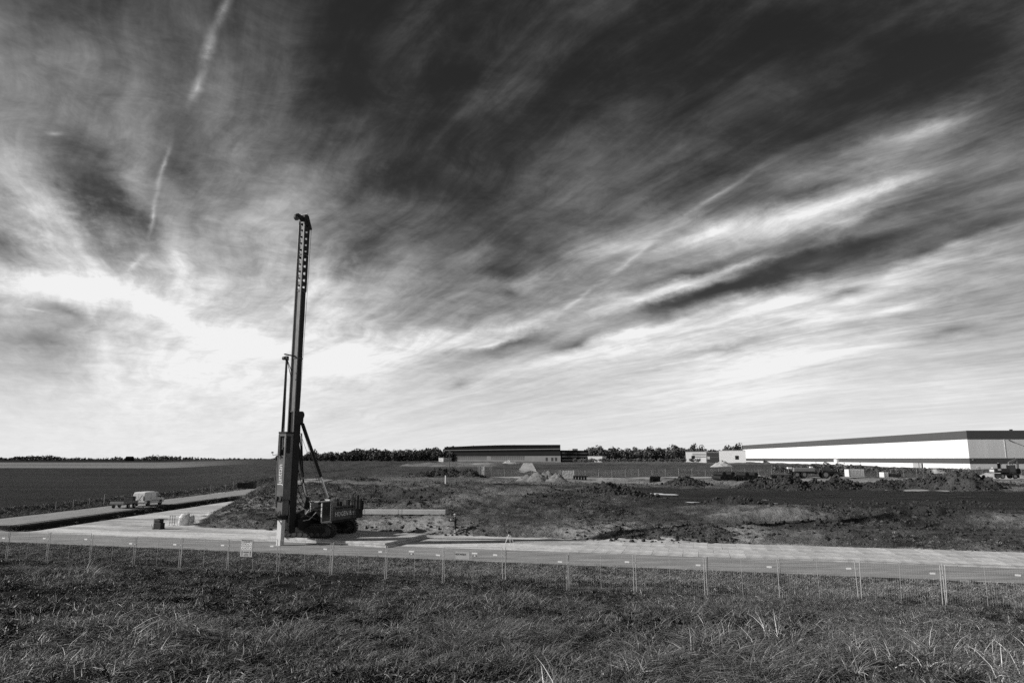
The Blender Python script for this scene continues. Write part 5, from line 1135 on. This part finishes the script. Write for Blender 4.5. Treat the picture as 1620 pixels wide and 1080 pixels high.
fore = [tuft('a_grass', 1, 32, .34, .017, .28, .1, GRS, .11, 1.1), tuft('b_grass', 2, 28, .46, .018, .30, .2, GRS, .14, 1.4), tuft('c_reed', 3, 20, .56, .019, .30, .3, RED, .16, 1.5), tuft('d_reed', 4, 16, .66, .020, .32, .3, RED, .18, 1.3), tuft('e_weed', 5, 30, .30, .05, .28, 0, WED, .10, 1.2), tuft('f_stalk', 6, 5, .6, .012, .25, .2, RED, .5, .9), tuft('g_matted', 7, 28, .5, .018, .34, .6, GRS, .16, 2.0)]
def scatter_xy(n, ymin, ymax, tmax, rng, power=1.0):
    y = np.sqrt(ymin ** 2 + (ymax ** 2 - ymin ** 2) * rng.uniform(0, 1, n) ** 1.15); x = rng.uniform(-tmax, tmax, n) * y; return x, y
rng = np.random.default_rng(5)
x, y = scatter_xy(125000, 16.0, 55, .92, rng); s_ = y + SK * x; k = (s_ < 47.3) & (s_ > 2)
x, y, s_ = x[k], y[k], s_[k]
den_ = .22 + 1.2 * fbm(x * .16, y * .2, 401, 4) + .9 * fbm(x * .55, y * .55, 402, 3); keep = rng.uniform(0, 1, len(x)) < np.clip(den_ + .30, .06, 1); x, y, s_ = x[keep], y[keep], s_[keep]
tall = fbm(x * .12, y * .14, 411, 3) + .30 * ss(36 - s_, 0, 14) - .7 * ss(s_, 34, 39); weed = fbm(x * .2, y * .2, 421, 3); r0 = rng.uniform(0, 1, len(x))
pick = np.where(r0 < .5, 0, 1); pick = np.where((tall > .18) & (r0 > .45), np.where(r0 > .75, 3, 2), pick); pick = np.where((weed > .04) & (r0 > .3) & (r0 < .85), 4, pick); pick = np.where((r0 > .985), 5, pick); pick = np.where((fbm(x * .3, y * .3, 425, 3) > .1) & (r0 < .4), 6, pick)
scl = rng.uniform(.65, 1.35, len(x)) * np.where(s_ > 36, .85, 1.0) * (1 + .5 * np.clip(tall, -.6, .6)) * (1 + .7 * fbm(x * .4, y * .4, 427, 3)); scl = np.where((pick >= 2) & (pick != 4) & (s_ > 36), scl * .6, scl)
scl = np.clip(scl, .4, 1.35); lean = .35 * fbm(x * .1, y * .1, 431, 2)
rot = np.stack([rng.normal(0, .16, len(x)), rng.normal(0, .16, len(x)) + .22 * np.sign(lean), lean * 6 + rng.normal(0, 2.0, len(x))], -1)
gn_scatter('rough_grass', np.stack([x, y, H(x, y) - .03], -1), rot, scl, pick, fore, 'tall rough grass, reeds and weeds on the slope before the fence', 'grass')
# thinner growth on the banks
bankp = [tuft('a_bank', 21, 26, .26, .016, .25, .1, DRY, 0, 1.0), tuft('b_bank', 22, 26, .3, .016, .28, .1, GRB, 0, 1.0), tuft('c_bank', 23, 24, .22, .03, .28, 0, GRB, 0, 1.2)]
def bank_scatter(name, n, fn, label, seed, sc=1.0, mix=(.4, .75)):
    rng = np.random.default_rng(seed); x, y, d_ = fn(n, rng); k = rng.uniform(0, 1, len(x)) < d_; x, y = x[k], y[k]; r0 = rng.uniform(0, 1, len(x)); pick = np.where(r0 < mix[0], 0, np.where(r0 < mix[1], 1, 2))
    gn_scatter(name, np.stack([x, y, H(x, y) - .02], -1), np.stack([rng.normal(0, .15, len(x)), rng.normal(0, .15, len(x)), rng.uniform(0, 6.28, len(x))], -1), sc * rng.uniform(.6, 1.4, len(x)), pick, bankp, label, 'grass')
def road_bank(n, rng):
    s_ = rng.uniform(43.6, 48.0, n); x = rng.uniform(-44, 36, n); return x, s_ - SK * x, np.clip(ss(s_, 43.6, 44.8) * (.8 + .8 * fbm(x * .5, s_ * .5, 441, 3)), 0, 1)
bank_scatter('bank_grass', 17000, road_bank, 'pale dry grass on the ditch bank below the road edge', 31, .95, (.75, .9))
def earth_bank(n, rng):
    s_ = rng.uniform(63.6, 92, n); x = rng.uniform(-38, 56, n); y = s_ - SK * x; p = plateau_mask(x, y)
    d_ = np.clip(-.1 + .8 * np.exp(-((s_ - 65.0) / 1.5) ** 2) + .5 * np.exp(-((s_ - 74.6) / 1.5) ** 2) + 1.0 * fbm(x * .12, y * .12, 451, 3), 0, 1) * p * (1 - .9 * np.exp(-((s_ - 70.0) / 1.6) ** 2)) * (1 - .85 * ss(x, 6, 20) * ss(s_, 77, 80)); return x, y, d_
bank_scatter('bank_weeds', 34000, earth_bank, 'thin weeds and grass growing over the earth banks', 32, .75, (.2, .6))
def tri_bank(n, rng):
    x = rng.uniform(-43, -16, n); y = rng.uniform(66, 122, n); s_ = y + SK * x; return x, y, np.clip(ss(s_, 63.8, 64.6) * plateau_mask(x, y) * 3, 0, 1)
bank_scatter('corner_grass', 9000, tri_bank, 'dense grass on the rise between the access track and the rig', 33, .95, (.15, .75))
def verge(n, rng):
    y = 62 * (190 / 62) ** rng.uniform(0, 1, n); x = rng.uniform(-72, -57.8, n); return x + 2.2 * np.maximum(0, (y - 125) / 60) ** 1.5, y, np.clip(.45 + fbm(x * .2, y * .1, 461, 3) + .5 * np.exp(-((x + 66) / 2.0) ** 2), 0, 1)
bank_scatter('verge_grass', 16000, verge, 'tall rough grass on the verge between side road and ploughed field', 34, 1.25, (.3, .8))
def ditch(n, rng):
    y = rng.uniform(68, 130, n); x = rng.uniform(-50.4, -47.2, n); return x, y, np.clip(.12 + .6 * fbm(x * .3, y * .25, 471, 3), 0, 1)
bank_scatter('ditch_grass', 4000, ditch, 'tufts of grass in the dark ditch beside the side road', 35, .9, (.3, .8))
# clods of turned earth
CLOD = mat('earth clod', .045, .95, var=.4, scale=3, rnd=.25, spec=.1)
def clod(name, seed):
    bm = bmesh.new(); bmesh.ops.create_icosphere(bm, subdivisions=2, radius=.5)
    for v_ in bm.verts: v_.co *= 1 + .55 * mnoise.fractal(v_.co * 2.2 + Vector((seed * 3, 0, 0)), .7, 2.0, 3); v_.co.z *= .72
    me = bpy.data.meshes.new(name); bm.to_mesh(me); bm.free(); me.materials.append(CLOD); return bpy.data.objects.new(name, me)
clods = [clod('clod', i) for i in range(4)]
rng = np.random.default_rng(9); xs, ys2, sc = [], [], []
for hx, hy, rx_, ry_, hh in HEAPS:
    n = int(150 * rx_ * ry_ / 12 * (1.0 if hh > .9 else .5)); q = np.sqrt(rng.uniform(0, 1, n)) * 1.15; a = rng.uniform(0, 6.283, n); xs.append(hx + rx_ * q * np.cos(a)); ys2.append(hy + ry_ * q * np.sin(a)); sc.append(rng.uniform(.12, .62, n) ** 1.3 * (1.2 if hh > 1.2 else .8))
n = 16000; s_ = rng.uniform(63, 100, n); x = rng.uniform(-34, 60, n); y = s_ - SK * x; d_ = np.clip(-.12 + 1.5 * fbm(x * .13, y * .13, 481, 4) + .35 * np.exp(-((s_ - 76.5) / 2) ** 2) + .25 * np.exp(-((s_ - 64.4) / .6) ** 2) + .3 * np.exp(-((s_ - 92) / 4) ** 2), 0, 1) * plateau_mask(x, y) * (1 - .9 * ss(x, 14, 24) * ss(s_, 79, 81)); k = rng.uniform(0, 1, n) < d_
xs.append(x[k]); ys2.append(y[k]); sc.append(rng.uniform(.08, .34, k.sum()))
n = 1800; x = rng.uniform(-30, 110, n); y = rng.uniform(118, 150, n); xs.append(x); ys2.append(y); sc.append(rng.uniform(.08, .3, n))
x = np.concatenate(xs); y = np.concatenate(ys2); sc = np.concatenate(sc)
gn_scatter('earth_clods', np.stack([x, y, H(x, y) + sc * .08], -1), rng.uniform(0, 6.283, (len(x), 3)), sc, rng.integers(0, 4, len(x)), clods, 'lumps of dark turned earth on the banks and heaps', 'earth')
